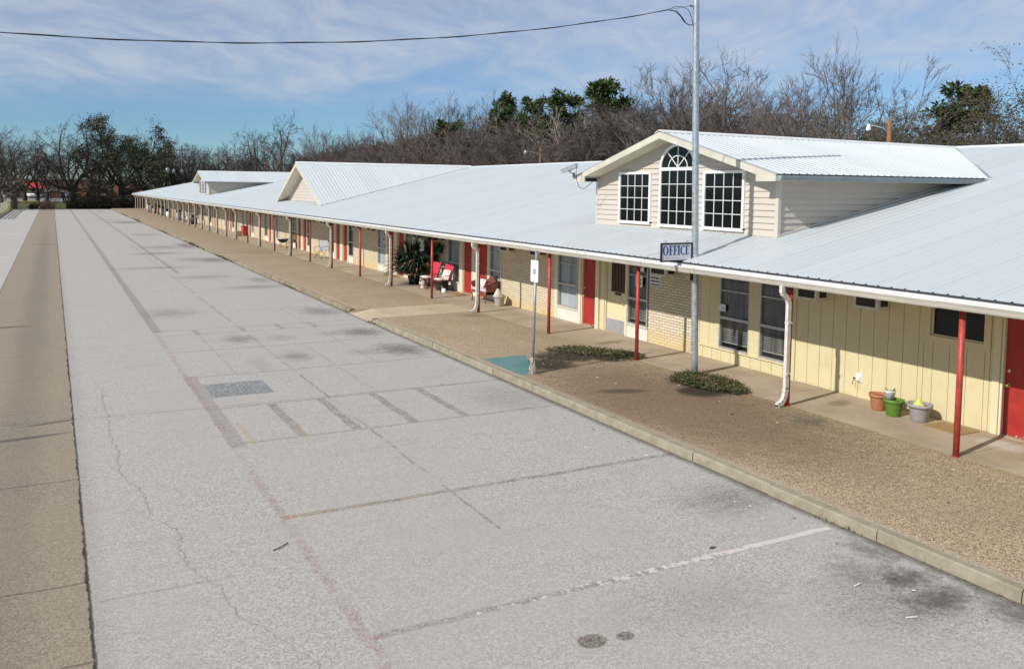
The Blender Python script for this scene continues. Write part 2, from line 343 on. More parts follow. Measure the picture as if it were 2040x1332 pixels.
panel_mat('white_panel', (.68, .655, .57), (.55, .48, .36))
mat('groove_dark', (.40, .31, .15), .9)
def siding_mat(name, base):
    m, g, out = new_mat(name); P = g.obj()
    b = g.noise(g.mapv(P, scl=(1, .25, 1)), 3.0, 4, .6)
    c = g.mix(g.m('MULTIPLY', g.mr(b, .4, .7), .3), base, tuple(x*.86 for x in base))
    finish(g, out, c, .55, 0, None, spec=.35)
siding_mat('vinyl_siding', (.54, .487, .42))
siding_mat('vinyl_trim', (.56, .52, .46))
def roof_mat(name, base, ax):
    m, g, out = new_mat(name); P = g.obj(); s = g.sep(P); a = s[ax]
    pan = g.m('FLOOR', g.m('DIVIDE', g.m('ADD', a, .06), .9144))
    wn = g.n('ShaderNodeTexWhiteNoise', {'noise_dimensions': '1D'}, W=pan).outputs[0]
    n1 = g.noise(P, .5, 5, .6); n2 = g.noise(g.mapv(P, scl=(.2, 3, 1) if ax == 1 else (3, .2, 1)), 1.5, 5, .65); n3 = g.noise(P, 22, 3, .7)
    c = g.mix(g.mr(wn, 0, 1, 0, 1, False), tuple(x*.94 for x in base), base)
    c = g.mix(g.m('MULTIPLY', g.mr(n2, .42, .72), .16), c, tuple(x*.84 for x in base))
    c = g.mix(g.m('MULTIPLY', g.mr(n1, .5, .7), .14), c, (.50, .49, .46))
    c = g.mix(g.m('MULTIPLY', g.mr(n3, .76, .80), .5), c, (.12, .11, .10))
    fr = g.m('FRACT', g.m('DIVIDE', g.m('ADD', a, .06), .9144))
    c = g.mix(g.m('MULTIPLY', g.m('LESS_THAN', fr, .012), .55), c, (.16, .17, .18))
    finish(g, out, c, .42, .0, None, spec=.45)
roof_mat('roof_metal', (.505, .545, .570), 1)
roof_mat('dormer_metal', (.56, .60, .62), 0)
mat('roof_closure', (.045, .05, .055), .9)
mat('flashing_white', (.70, .70, .70), .45, 0, .08, 3)
mat('fascia_beige', (.56, .53, .45), .6, 0, .1, 2.5, spec=.3)
mat('gutter_paint', (.50, .47, .40), .5, 0, .12, 2.0, (.33, .27, .19), patch=.12, stretch=(4, .8, 4))
mat('gutter_lip', (.66, .66, .65), .45, 0, .08, 4)
mat('grey_gutter', (.25, .29, .30), .5, 0, .12, 3)
mat('soffit_paint', (.60, .55, .42), .8, 0, .12, 1.5)
mat('downspout_white', (.66, .635, .58), .45, 0, .12, 7, (.42, .35, .25), patch=.15)
mat('post_red', (.40, .056, .042), .45, 0, .22, 9, (.20, .07, .05), patch=.12)
mat('post_dull', (.24, .055, .042), .6, 0, .25, 9)
mat('post_weathered', (.19, .125, .095), .7, 0, .3, 9)
def door_mat():
    m, g, out = new_mat('door_red'); P = g.obj(); px, py, pz = g.sep(P)
    c = g.mix(g.mr(g.noise(P, 5, 4, .6), .3, .7), (.31, .026, .019), (.39, .032, .023))
    ch = g.mr(g.m('SUBTRACT', g.noise(P, 26, 4, .7), g.m('MULTIPLY', g.m('SUBTRACT', pz, .17), 2.6)), .50, .53)
    c = g.mix(ch, c, (.60, .55, .50))
    sc_ = g.m('MULTIPLY', g.mr(g.noise(g.mapv(P, scl=(1, 1, .3)), 14, 5, .75), .66, .72), .35)
    c = g.mix(sc_, c, (.16, .02, .016))
    finish(g, out, c, .55, 0, None, spec=.35)
door_mat()
mat('aluminium_frame', (.50, .48, .45), .4, .3, .12, 8)
mat('white_frame', (.83, .83, .82), .4, 0, .05, 5)
mat('brown_grille', (.075, .028, .022), .6)
mat('steel_plate', (.55, .57, .62), .35, .6, .1, 6)
mat('brass', (.75, .55, .25), .28, 1.0, .1, 8)
mat('dark_grille', (.03, .028, .026), .6)
mat('ac_white', (.66, .63, .56), .5, 0, .15, 9)
mat('white_plastic', (.82, .82, .80), .4, 0, .04, 6)
mat('paper_white', (.82, .82, .84), .7, 0, .05, 6)
mat('paper_blue', (.62, .74, .84), .7, 0, .05, 6)
mat('ink_dark', (.05, .06, .10), .7)
mat('interior_dark', (.012, .012, .013), .9)
def glass_mat():
    m, g, out = new_mat('window_glass')
    fr = g.n('ShaderNodeFresnel', IOR=1.5).outputs[0]
    t = g.n('ShaderNodeBsdfTransparent', Color=(.80, .84, .84, 1)); gl = g.n('ShaderNodeBsdfGlossy', Color=(.9, .9, .9, 1), Roughness=.03)
    mx = g.n('ShaderNodeMixShader', Fac=g.m('ADD', g.m('MULTIPLY', fr, .9), .02)); g.nt.links.new(t.outputs[0], mx.inputs[1]); g.nt.links.new(gl.outputs[0], mx.inputs[2])
    g.nt.links.new(mx.outputs[0], out.inputs[0])
glass_mat()
def blind_mat():
    m, g, out = new_mat('venetian_blind'); P = g.obj(); px, py, pz = g.sep(P)
    fr = g.m('FRACT', g.m('DIVIDE', pz, .042))
    c = g.mix(g.mr(fr, .35, .6), (.03, .028, .028), (.40, .37, .34))
    n = g.noise(g.mapv(P, scl=(1, 6, .3)), 1.0, 2)
    c = g.mix(g.m('MULTIPLY', g.mr(n, .4, .6), .6), c, (.03, .028, .027))
    finish(g, out, c, .7)
blind_mat()
mat('grey_curtain', (.60, .61, .63), .85, 0, .15, 3, stretch=(1, 6, .4))
mat('dormer_glass', (.006, .007, .009), .06, 0, .0, spec=.28)
mat('galvanized', (.42, .47, .51), .42, .55, .22, 14)
mat('sign_frame', (.025, .016, .014), .6)
mat('sign_face', (.68, .69, .74), .5, 0, .08, 5)
mat('sign_blue', (.055, .10, .25), .5, 0, .15, 20)
mat('faded_ink', (.62, .68, .66), .6)
mat('sign_white', (.86, .87, .88), .4, 0, .04, 5)
mat('handicap_blue', (.02, .20, .42), .5)
mat('grey_steel', (.30, .33, .35), .45, .4, .15, 14)
mat('cable_black', (.012, .012, .013), .7)
mat('camera_silver', (.55, .56, .57), .3, .6, .1, 10)
mat('terracotta', (.42, .175, .085), .8, 0, .18, 12, (.52, .33, .22), patch=.15)
mat('pot_green', (.11, .22, .03), .5, 0, .1, 10)
mat('pot_white', (.70, .72, .66), .5)
mat('pot_grey', (.33, .31, .31), .6, 0, .12, 12)
mat('pot_soil', (.05, .035, .025), .95)
mat('lime_plastic', (.55, .66, .15), .5)
mat('cactus_green', (.22, .32, .14), .7)
def mat_rug():
    m, g, out = new_mat('coir_mat'); P = g.obj()
    c = g.mix(g.mr(g.noise(P, 60, 3), .3, .7), (.24, .15, .06), (.40, .27, .12))
    v = g.n('ShaderNodeTexVoronoi', Vector=P, Scale=14.0); vr, vg, _ = g.sep(v.outputs['Color'])
    fl = g.m('MULTIPLY', g.mr(v.outputs['Distance'], .25, .4, 1, 0), g.m('GREATER_THAN', vr, .45))
    c = g.mix(g.m('MULTIPLY', fl, .8), c, g.mix(vg, (.12, .16, .17), (.30, .10, .06)))
    finish(g, out, c, .95, 0, g.noise(P, 90, 2), .5, .01)
mat_rug()
mat('chair_red', (.52, .035, .065), .8, 0, .12, 12)
mat('chair_frame', (.05, .04, .04), .45, .3)
def cushion():
    m, g, out = new_mat('floral_cushion'); P = g.obj()
    v = g.n('ShaderNodeTexVoronoi', Vector=P, Scale=16.0); vr = g.sep(v.outputs['Color'])[0]
    c = g.mix(g.m('MULTIPLY', g.mr(v.outputs['Distance'], .2, .5, 1, 0), g.m('GREATER_THAN', vr, .6)), (.72, .64, .60), (.42, .16, .17))
    finish(g, out, c, .9)
cushion()
mat('statue_stone', (.62, .55, .48), .85, 0, .25, 14)
mat('black_plastic', (.02, .02, .022), .5)
mat('carved_wood', (.16, .035, .028), .5, 0, .45, 22, (.42, .30, .24), patch=.28)
mat('settee_cloth', (.66, .54, .54), .9, 0, .2, 14)
mat('concrete_pot', (.44, .40, .34), .85, 0, .2, 14)
mat('camp_cloth', (.36, .38, .41), .85, 0, .1, 8)
mat('wood_brown', (.22, .11, .05), .7, 0, .3, 9)
mat('planter_grey', (.35, .36, .37), .7, 0, .2, 5)
mat('flag_red', (.45, .04, .05), .8); mat('flag_white', (.78, .77, .75), .8); mat('flag_blue', (.03, .05, .18), .8)
def leaf_mat(name, a, b, rnd=.2):
    m, g, out = new_mat(name); P = g.obj()
    c = g.mix(g.mr(g.noise(P, 3.5, 3), .35, .65), a, b)
    r = g.n('ShaderNodeNewGeometry').outputs['Random Per Island']
    c = g.n('ShaderNodeHueSaturation', Value=g.mr(r, 0, 1, 1-rnd*2, 1+rnd*2, False), Color=c).outputs[0]
    p = finish(g, out, c, .6, spec=.3)
leaf_mat('leaf_bed', (.032, .052, .014), (.066, .075, .026))
leaf_mat('leaf_dark', (.018, .024, .012), (.055, .040, .022))
leaf_mat('leaf_tropical', (.02, .085, .05), (.05, .15, .09))
leaf_mat('leaf_dry', (.16, .10, .055), (.27, .19, .11))
leaf_mat('pine_needles', (.030, .060, .016), (.075, .10, .028))
leaf_mat('oak_leaves', (.030, .040, .018), (.07, .072, .032))
leaf_mat('vine_leaves', (.05, .06, .02), (.10, .085, .04))
mat('bark_grey', (.15, .125, .11), .9, 0, .35, 2.5, rnd=.18)
mat('bark_pale', (.33, .29, .25), .9, 0, .35, 2.5)
mat('bark_dark', (.045, .038, .034), .9, 0, .3, 2.5, rnd=.2)
mat('twig_grey', (.128, .103, .096), .9, 0, .25, 1.0, rnd=.2)
mat('twig_pale', (.30, .26, .23), .9, 0, .25, 1.0)
mat('twig_brown', (.108, .083, .075), .9, 0, .3, .6, rnd=.42)
mat('twig_dark', (.050, .042, .038), .9, 0, .3, .6, rnd=.25)
mat('pole_wood', (.23, .12, .06), .9, 0, .25, 6)
mat('pole_wood_dark', (.13, .09, .07), .9, 0, .25, 6)
mat('lamp_glass', (.75, .78, .76), .3)
mat('transformer_grey', (.55, .57, .58), .4, .2)
mat('vinyl_white', (.85, .85, .84), .5); mat('fence_cream', (.80, .68, .32), .6)
mat('rail_wood', (.34, .30, .22), .9); mat('rail_yellow', (.62, .52, .06), .7)
mat('shop_brick', (.30, .13, .075), .9, 0, .3, .8); mat('awning_red', (.48, .03, .035), .7); mat('shop_white', (.6, .6, .58), .8)
mat('car_white', (.78, .79, .80), .3); mat('car_dark', (.03, .032, .035), .3); mat('car_red', (.14, .02, .03), .3); mat('car_blue', (.05, .09, .16), .3)
mat('car_glass', (.02, .025, .03), .08); mat('tyre', (.02, .02, .02), .9); mat('rim_metal', (.5, .5, .5), .3, .8)

# ------------------------------------------------------------------ mesh helpers
class MB:
    def __init__(s): s.v = []; s.f = []; s.m = []; s.s = []
    def face(s, idx, mi=0, sm=False): s.f.append(tuple(idx)); s.m.append(mi); s.s.append(sm)
    def quad(s, a, b, c, d, mi=0, sm=False):
        k = len(s.v); s.v += [tuple(a), tuple(b), tuple(c), tuple(d)]; s.face((k, k+1, k+2, k+3), mi, sm)
    def poly(s, pts, mi=0):
        k = len(s.v); s.v += [tuple(p) for p in pts]; s.face(range(k, k+len(pts)), mi)
    def hexa(s, p, mi=0):
        k = len(s.v); s.v += [tuple(q) for q in p]
        for q in ((0, 3, 2, 1), (4, 5, 6, 7), (0, 1, 5, 4), (1, 2, 6, 5), (2, 3, 7, 6), (3, 0, 4, 7)): s.face([k+i for i in q], mi)
    def box(s, x0, x1, y0, y1, z0, z1, mi=0):
        s.hexa(((x0, y0, z0), (x1, y0, z0), (x1, y1, z0), (x0, y1, z0), (x0, y0, z1), (x1, y0, z1), (x1, y1, z1), (x0, y1, z1)), mi)
    def bar(s, a, b, wd, hg, mi=0, upv=(0, 0, 1)):
        a = Vector(a); b = Vector(b); d = (b-a).normalized(); u = Vector(upv)
        if abs(d.dot(u)) > .98: u = Vector((1, 0, 0))
        x = d.cross(u).normalized()*(wd/2); y = x.cross(d).normalized()*(hg/2)
        s.hexa((a-x-y, a+x-y, a+x+y, a-x+y, b-x-y, b+x-y, b+x+y, b-x+y), mi)
    def tube(s, pts, rad, n=8, mi=0, cap=True, sm=True):
        pts = [Vector(p) for p in pts]; k0 = len(s.v)
        if not isinstance(rad, (list, tuple)): rad = [rad]*len(pts)
        ref = None
        for i, p in enumerate(pts):
            d = (pts[min(i+1, len(pts)-1)]-pts[max(i-1, 0)]).normalized()
            if ref is None:
                ref = Vector((1, 0, 0)) if abs(d.x) < .9 else Vector((0, 1, 0))
            x = (ref - d*ref.dot(d)).normalized(); ref = x; y = d.cross(x)
            for j in range(n):
                a = 2*math.pi*j/n; s.v.append(tuple(p + (x*math.cos(a)+y*math.sin(a))*rad[i]))
        for i in range(len(pts)-1):
            for j in range(n):
                a = k0+i*n+j; b = k0+i*n+(j+1) % n; s.face((a, b, b+n, a+n), mi, sm)
        if cap:
            s.face([k0+j for j in range(n)][::-1], mi); s.face([k0+(len(pts)-1)*n+j for j in range(n)], mi)
    def lathe(s, prof, c=(0, 0, 0), n=20, mi=0, sm=True):
        k0 = len(s.v)
        for r, z in prof:
            for j in range(n):
                a = 2*math.pi*j/n; s.v.append((c[0]+r*math.cos(a), c[1]+r*math.sin(a), c[2]+z))
        for i in range(len(prof)-1):
            for j in range(n):
                a = k0+i*n+j; b = k0+i*n+(j+1) % n; s.face((a, b, b+n, a+n), mi, sm)
        s.face([k0+j for j in range(n)][::-1], mi); s.face([k0+(len(prof)-1)*n+j for j in range(n)], mi)
    def ball(s, c, rx, ry, rz, mi=0, n=10, m=6):
        k0 = len(s.v)
        for i in range(1, m):
            t = math.pi*i/m
            for j in range(n):
                a = 2*math.pi*j/n; s.v.append((c[0]+rx*math.sin(t)*math.cos(a), c[1]+ry*math.sin(t)*math.sin(a), c[2]-rz*math.cos(t)))
        for i in range(m-2):
            for j in range(n):
                a = k0+i*n+j; b = k0+i*n+(j+1) % n; s.face((a, b, b+n, a+n), mi, True)
        k1 = len(s.v); s.v += [(c[0], c[1], c[2]-rz), (c[0], c[1], c[2]+rz)]
        for j in range(n):
            s.face((k0+(j+1) % n, k0+j, k1), mi, True); t0 = k0+(m-2)*n; s.face((t0+j, t0+(j+1) % n, k1+1), mi, True)
    def prism(s, poly, axis, a0, a1, mi=0):
        """poly = 2-D outline in the two other axes (cyclic order), extruded along axis"""
        n = len(poly); k = len(s.v)
        def mk(p, a): return (a, p[0], p[1]) if axis == 'x' else ((p[0], a, p[1]) if axis == 'y' else (p[0], p[1], a))
        s.v += [mk(p, a0) for p in poly] + [mk(p, a1) for p in poly]
        for i in range(n): j = (i+1) % n; s.face((k+i, k+j, k+n+j, k+n+i), mi)
        s.face([k+i for i in range(n)][::-1], mi); s.face([k+n+i for i in range(n)], mi)
    def build(s, name, mats, parent=None, bevel=0.0, fix=True):
        me = bpy.data.meshes.new(name)
        off = Vector((0, 0, 0))
        if parent is not None:
            q = parent
            while q is not None: off = off + q.location; q = q.parent
        vv = [(a-off.x, b-off.y, c-off.z) for a, b, c in s.v] if off.length else s.v
        me.from_pydata(vv, [], s.f)
        if isinstance(mats, str): mats = [mats]
        for q in mats: me.materials.append(MATS[q])
        me.polygons.foreach_set('material_index', s.m); me.polygons.foreach_set('use_smooth', s.s)
        if fix:
            import bmesh
            bm = bmesh.new(); bm.from_mesh(me); bmesh.ops.recalc_face_normals(bm, faces=bm.faces); bm.to_mesh(me); bm.free()
        me.update()
        o = bpy.data.objects.new(name, me); col.objects.link(o)
        if parent is not None: o.parent = parent
        if bevel:
            b = o.modifiers.new('bevel', 'BEVEL'); b.width = bevel; b.segments = 2; b.limit_method = 'ANGLE'
        return o
def thing(name, label, cat, loc=(0, 0, 0), group=None):
    o = bpy.data.objects.new(name, None); col.objects.link(o); o.empty_display_size = .3
    o.location = loc; o['label'] = label; o['category'] = cat
    if group: o['group'] = group
    return o
def tag(o, label, cat, group=None, kind=None):
    o['label'] = label; o['category'] = cat
    if group: o['group'] = group
    if kind: o['kind'] = kind
    return o
def struct(o): o['kind'] = 'structure'; return o
def dup(root, loc, rotz=0.0, scale=1.0, label=None, group=None):
    r = root.copy(); col.objects.link(r); r.location = loc; r.rotation_euler = (0, 0, rotz); r.scale = (scale,)*3 if not isinstance(scale, tuple) else scale
    if label: r['label'] = label
    if group: r['group'] = group
    for ch in list(root.children):
        c = ch.copy(); col.objects.link(c); c.parent = r
        for gch in list(ch.children):
            d = gch.copy(); col.objects.link(d); d.parent = c
    return r

# ------------------------------------------------------------------ ground
b = MB(); b.quad((-1500, -400, -.06), (1500, -400, -.06), (1500, 2500, -.06), (-1500, 2500, -.06)); struct(b.build('ground', 'grass'))
def sheet(name, x0, x1, y0, y1, z, m, z2=None):
    b = MB(); z2 = z if z2 is None else z2
    b.quad((x0, y0, z), (x1, y0, z2), (x1, y1, z2), (x0, y1, z)); return struct(b.build(name, m))
sheet('parking_lot', .27, 8.80, -12, 147, 0, 'lot_concrete')
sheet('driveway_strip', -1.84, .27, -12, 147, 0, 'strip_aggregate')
sheet('driveway_lane', -30, -1.84, -12, 147, 0, 'lane_concrete')
SZ = .15
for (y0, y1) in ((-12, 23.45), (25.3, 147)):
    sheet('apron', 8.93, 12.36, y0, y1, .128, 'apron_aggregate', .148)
b = MB()
b.poly(((8.70, 23.2, .012), (9.5, 23.45, .132), (9.5, 25.3, .132), (8.70, 25.6, .012)))
b.poly(((9.5, 23.45, .132), (12.36, 23.45, .1485), (12.36, 25.3, .1485), (9.5, 25.3, .132)))
for yy_, sg_ in ((23.45, 1), (25.3, -1)):
    b.quad((8.80, yy_, -.05), (9.5, yy_, -.05), (9.5, yy_, .131), (8.80, yy_, .127)); b.quad((9.5, yy_, -.05), (12.36, yy_, -.05), (12.36, yy_, .147), (9.5, yy_, .131))
struct(b.build('walkway', 'walk_concrete', fix=False))
b = MB(); b.box(12.36, 42, -12, 147, -.05, SZ); struct(b.build('sidewalk', 'sidewalk_concrete'))
b = MB(); rng = random.Random(3)
def kerb_run(y0, y1, step):
    y = y0
    while y < y1-.05:
        e = min(y+step*rng.uniform(.93, 1.07), y1); dxx = rng.uniform(-.012, .012); dzz = rng.uniform(-.006, .006)
        b.prism([(8.785+dxx, -.04), (8.80+dxx, .118+dzz), (8.82+dxx, .134+dzz), (8.935, .134), (8.935, -.04)], 'y', y, e-.008); y = e
kerb_run(-12, 23.2, 1.55)
struct(b.build('kerb', 'kerb_concrete')); b = MB(); kerb_run(25.6, 147, 3.05); struct(b.build('kerb', 'kerb_worn'))
b = MB(); b.box(-30, -5.75, 108, 160, -.05, .10); struct(b.build('grass_verge', 'grass'))
b = MB(); b.box(-5.75, -5.55, 108, 147, -.05, .13); struct(b.build('verge_kerb', 'kerb_concrete'))
sheet('road', -120, 60, 196, 245, .25, 'road_asphalt')
# long wandering crack in the lot
pts = [(.874, 17.97), (.80, 16.8), (.85, 15.6), (.78, 14.4), (.86, 13.4), (.80, 12.8), (.85, 12.2), (1.0, 11.7), (1.05, 11.3), (1.04, 10.6), (1.32, 9.97), (1.24, 9.5), (1.27, 9.0), (1.5, 8.4), (1.54, 7.83), (1.83, 7.2), (2.02, 6.6), (2.3, 6.1)]
b = MB(); rng = random.Random(8); fine = []
for (x0, y0), (x1, y1) in zip(pts[:-1], pts[1:]):
    for k in range(10):
        t = k/10; fine.append((x0+(x1-x0)*t+rng.uniform(-.03, .03), y0+(y1-y0)*t))
for (p, q) in zip(fine[:-1], fine[1:]):
    wd = rng.uniform(.003, .008); b.quad((p[0]-wd, p[1], .004), (p[0]+wd, p[1], .004), (q[0]+wd, q[1], .004), (q[0]-wd, q[1], .004))
mat('crack_fill', (.36, .33, .28), .95, 0, .25, 12)
struct(b.build('pavement_crack', 'crack_fill'))

# planting beds (soil) and their ground cover
def bed(poly, label, seed, holes, n, hmax):
    rng = random.Random(seed)
    cx = sum(p[0] for p in poly)/len(poly); cy = sum(p[1] for p in poly)/len(poly)
    ring = []
    for i in range(len(poly)):
        p = poly[i]; q = poly[(i+1) % len(poly)]
        for k in range(8):
            t = k/8; ring.append((p[0]+(q[0]-p[0])*t+rng.uniform(-.05, .05), p[1]+(q[1]-p[1])*t+rng.uniform(-.05, .05)))
    b = MB(); N = len(ring)
    for sck, z in ((1, .132), (.93, .150), (.6, .168), (.25, .172)):
        b.v += [(cx+(p[0]-cx)*sck, cy+(p[1]-cy)*sck, z+rng.uniform(-.006, .012)) for p in ring]
    b.v.append((cx, cy, .172))
    for l in range(3):
        for i in range(N): j = (i+1) % N; b.face((l*N+i, l*N+j, (l+1)*N+j, (l+1)*N+i), 0, True)
    for i in range(N): b.face((3*N+i, 3*N+(i+1) % N, 4*N), 0, True)
    struct(b.build('soil_bed', 'bed_soil'))
def inpoly(x, y, poly):
    c = False; j = len(poly)-1
    for i in range(len(poly)):
        xi, yi = poly[i]; xj, yj = poly[j]
        if (yi > y) != (yj > y) and x < (xj-xi)*(y-yi)/(yj-yi)+xi: c = not c
        j = i
    return c
def cover(name, poly, n, h, label, seed, hz):
    rng = random.Random(seed); b = MB(); xs = [p[0] for p in poly]; ys = [p[1] for p in poly]; k = 0
    while k < n:
        x = rng.uniform(min(xs), max(xs)); y = rng.uniform(min(ys), max(ys))
        if not inpoly(x, y, poly): continue
        dens = hz(x, y)
        if rng.random() > dens: continue
        k += 1
        for l in range(5):
            a = rng.uniform(0, 6.283); z = .145+rng.uniform(.01, h*(.35+.65*rng.random())); t = rng.uniform(.2, .9); ln = rng.uniform(.016, .042); wd = ln*.42
            d = Vector((math.cos(a)*math.cos(t), math.sin(a)*math.cos(t), math.sin(t))); sd_ = Vector((-math.sin(a), math.cos(a), 0))
            o = Vector((x+rng.uniform(-.04, .04), y+rng.uniform(-.04, .04), z)); tip = o+d*ln; mid = o+d*ln*.5
            mi = 1 if rng.random() < .20 else 0
            b.quad(o, mid+sd_*wd, tip, mid-sd_*wd, mi)
    o = b.build(name, ['leaf_bed', 'leaf_dry'], fix=False); tag(o, label, 'ground cover', kind='stuff'); return o
S1 = [(9.42, 14.98), (10.2, 15.12), (11.3, 15.72), (12.2, 15.15), (12.62, 15.35), (12.72, 16.1), (11.9, 17.2), (11.2, 17.1), (10.42, 16.85), (9.9, 16.0)]
cover('ground_cover', [(10.9, 17.0), (11.3, 16.4), (11.9, 15.75), (12.35, 15.2), (12.75, 15.4), (12.75, 16.1), (11.9, 17.22), (11.2, 17.15)], 1150, .085, 'low leafy ground cover in the soil patch between the parking sign and the red post', 5, lambda x, y: 1.0)
cover('ground_cover', S1, 160, .04, 'sparse dry sprigs and litter over the dark soil beside the parking sign', 6, lambda x, y: .6)
S2 = [(11.3, 12.95), (11.75, 13.5), (12.45, 13.75), (12.75, 13.2), (12.72, 12.5), (12.35, 11.8), (11.75, 11.72), (11.15, 12.1)]
cover('ground_cover', [(11.55, 13.2), (12.0, 13.6), (12.5, 13.75), (12.8, 13.1), (12.75, 12.5), (12.38, 11.78), (12.0, 11.8), (11.7, 12.4)], 1550, .13, 'thick green ground cover around the foot of the tall light pole', 7, lambda x, y: 1.0)

# ------------------------------------------------------------------ the motel
Y0, Y1 = -4.0, 147.0
XE, ZE, SL, XR = 12.08, 2.62, .205, 26.75
def zr(x): return ZE+SL*(x-XE)
motel = thing('motel', 'long low cream motel with white metal roof, red doors and a row of porch posts', 'motel', (14.1, 10.0, 0))
XW = 14.10
# backing wall and roof structure
b = MB(); b.box(14.30, 14.50, Y0, 146.4, SZ, 2.45); b.box(40, 40.2, Y0, 146.4, SZ, 2.45)
b.prism([(14.5, SZ), (40, SZ), (40, 2.45), (27, 5.45), (14.5, 2.95)], 'y', 146.2, 146.4); b.prism([(14.5, SZ), (40, SZ), (40, 2.45), (27, 5.45), (14.5, 2.95)], 'y', Y0, Y0+.2)
b.build('wall', 'cream_trim', motel)
# ribbed roof: standing ribs 23 cm apart
def rib_stations(a0, a1, pitch=.2286):
    out = []; k = math.ceil(a0/pitch); out.append((a0, 0))
    while k*pitch < a1-.03:
        c = k*pitch
        if c-.03 > a0: out += [(c-.028, 0), (c-.010, .017), (c+.010, .017), (c+.028, 0)]
        k += 1
    out.append((a1, 0)); return out
b = MB(); st = rib_stations(Y0, Y1)
for i, (y, dz_) in enumerate(st):
    b.v += [(XE, y, ZE+dz_), (XR, y, zr(XR)+dz_), (2*XR-XE, y, ZE+dz_)]
for i in range(len(st)-1):
    k = i*3; b.face((k, k+1, k+4, k+3), 0); b.face((k+1, k+2, k+5, k+4), 0)
# dark closure under the open rib ends
k0 = len(b.v)
for y, dz_ in st: b.v += [(XE+.006, y, ZE+dz_-.002), (XE+.006, y, ZE-.035)]
for i in range(len(st)-1): k = k0+i*2; b.face((k, k+1, k+3, k+2), 1)
b.build('roof', ['roof_metal', 'roof_closure'], motel, fix=False)
b = MB()
b.prism([(XR-.22, zr(XR-.22)+.024), (XR, zr(XR)+.04), (XR+.22, zr(XR-.22)+.024), (XR+.22, zr(XR-.22)+.004), (XR, zr(XR)+.02), (XR-.22, zr(XR-.22)+.004)], 'y', Y0, Y1)
b.build('ridge_cap', 'flashing_white', motel)
# flashing, gutter, soffit
b = MB(); rng = random.Random(2); y = Y0
while y < Y1:
    e = min(Y1, y+rng.choice((3.0, 3.0, 2.2, 4.0))); z = rng.uniform(-.006, .006)
    b.box(12.100, 12.115, y, e-.006, 2.50, 2.588+z); y = e
b.build('drip_edge', 'flashing_white', motel)
b = MB(); y = Y0; jn = []
cuts = [Y0, 2.0, 7.9, 13.1, 19.55, 22.35]
while cuts[-1] < Y1-6: cuts.append(cuts[-1]+6.1)
cuts.append(Y1)
for y, e in zip(cuts[:-1], cuts[1:]):
    dz_ = rng.uniform(-.008, .008); dx_ = rng.uniform(-.006, .006)
    def PP(l): return [(p[0]+dx_, p[1]+dz_) for p in l]
    b.prism(PP([(12.022, 2.512), (12.022, 2.500), (12.036, 2.47), (12.046, 2.43), (12.058, 2.408), (12.110, 2.408), (12.110, 2.42), (12.066, 2.42), (12.054, 2.44), (12.044, 2.48), (12.032, 2.506)]), 'y', y, e-.004, 0)
    b.prism(PP([(12.012, 2.540), (12.012, 2.512), (12.030, 2.512), (12.030, 2.526), (12.042, 2.526), (12.042, 2.540)]), 'y', y, e-.004, 1)
b.build('gutter', ['gutter_paint', 'gutter_lip'], motel, fix=True)
b = MB(); b.box(12.125, 12.165, Y0, Y1, 2.395, 2.56); b.build('fascia', 'fascia_beige', motel)
b = MB(); b.box(12.165, 14.30, Y0, Y1, 2.43, 2.45); b.build('soffit', 'soffit_paint', motel)
# far gable end boards
b = MB()
b.prism([(XE, ZE-.03), (XR, zr(XR)-.03), (XR, zr(XR)-.2), (XE, ZE-.2)], 'y', Y1-.03, Y1+.0); b.build('rake_board', 'fascia_beige', motel); b = MB(); b.prism([(2*XR-XE, ZE-.03), (XR, zr(XR)-.03), (XR, zr(XR)-.2), (2*XR-XE, ZE-.2)], 'y', Y1-.03, Y1)
b.build('rake_board', 'fascia_beige', motel); b = MB()
b.prism([(XE, ZE-.03), (XR, zr(XR)-.03), (XR, zr(XR)-.2), (XE, ZE-.2)], 'y', Y0, Y0+.03)
b.build('rake_board', 'fascia_beige', motel)

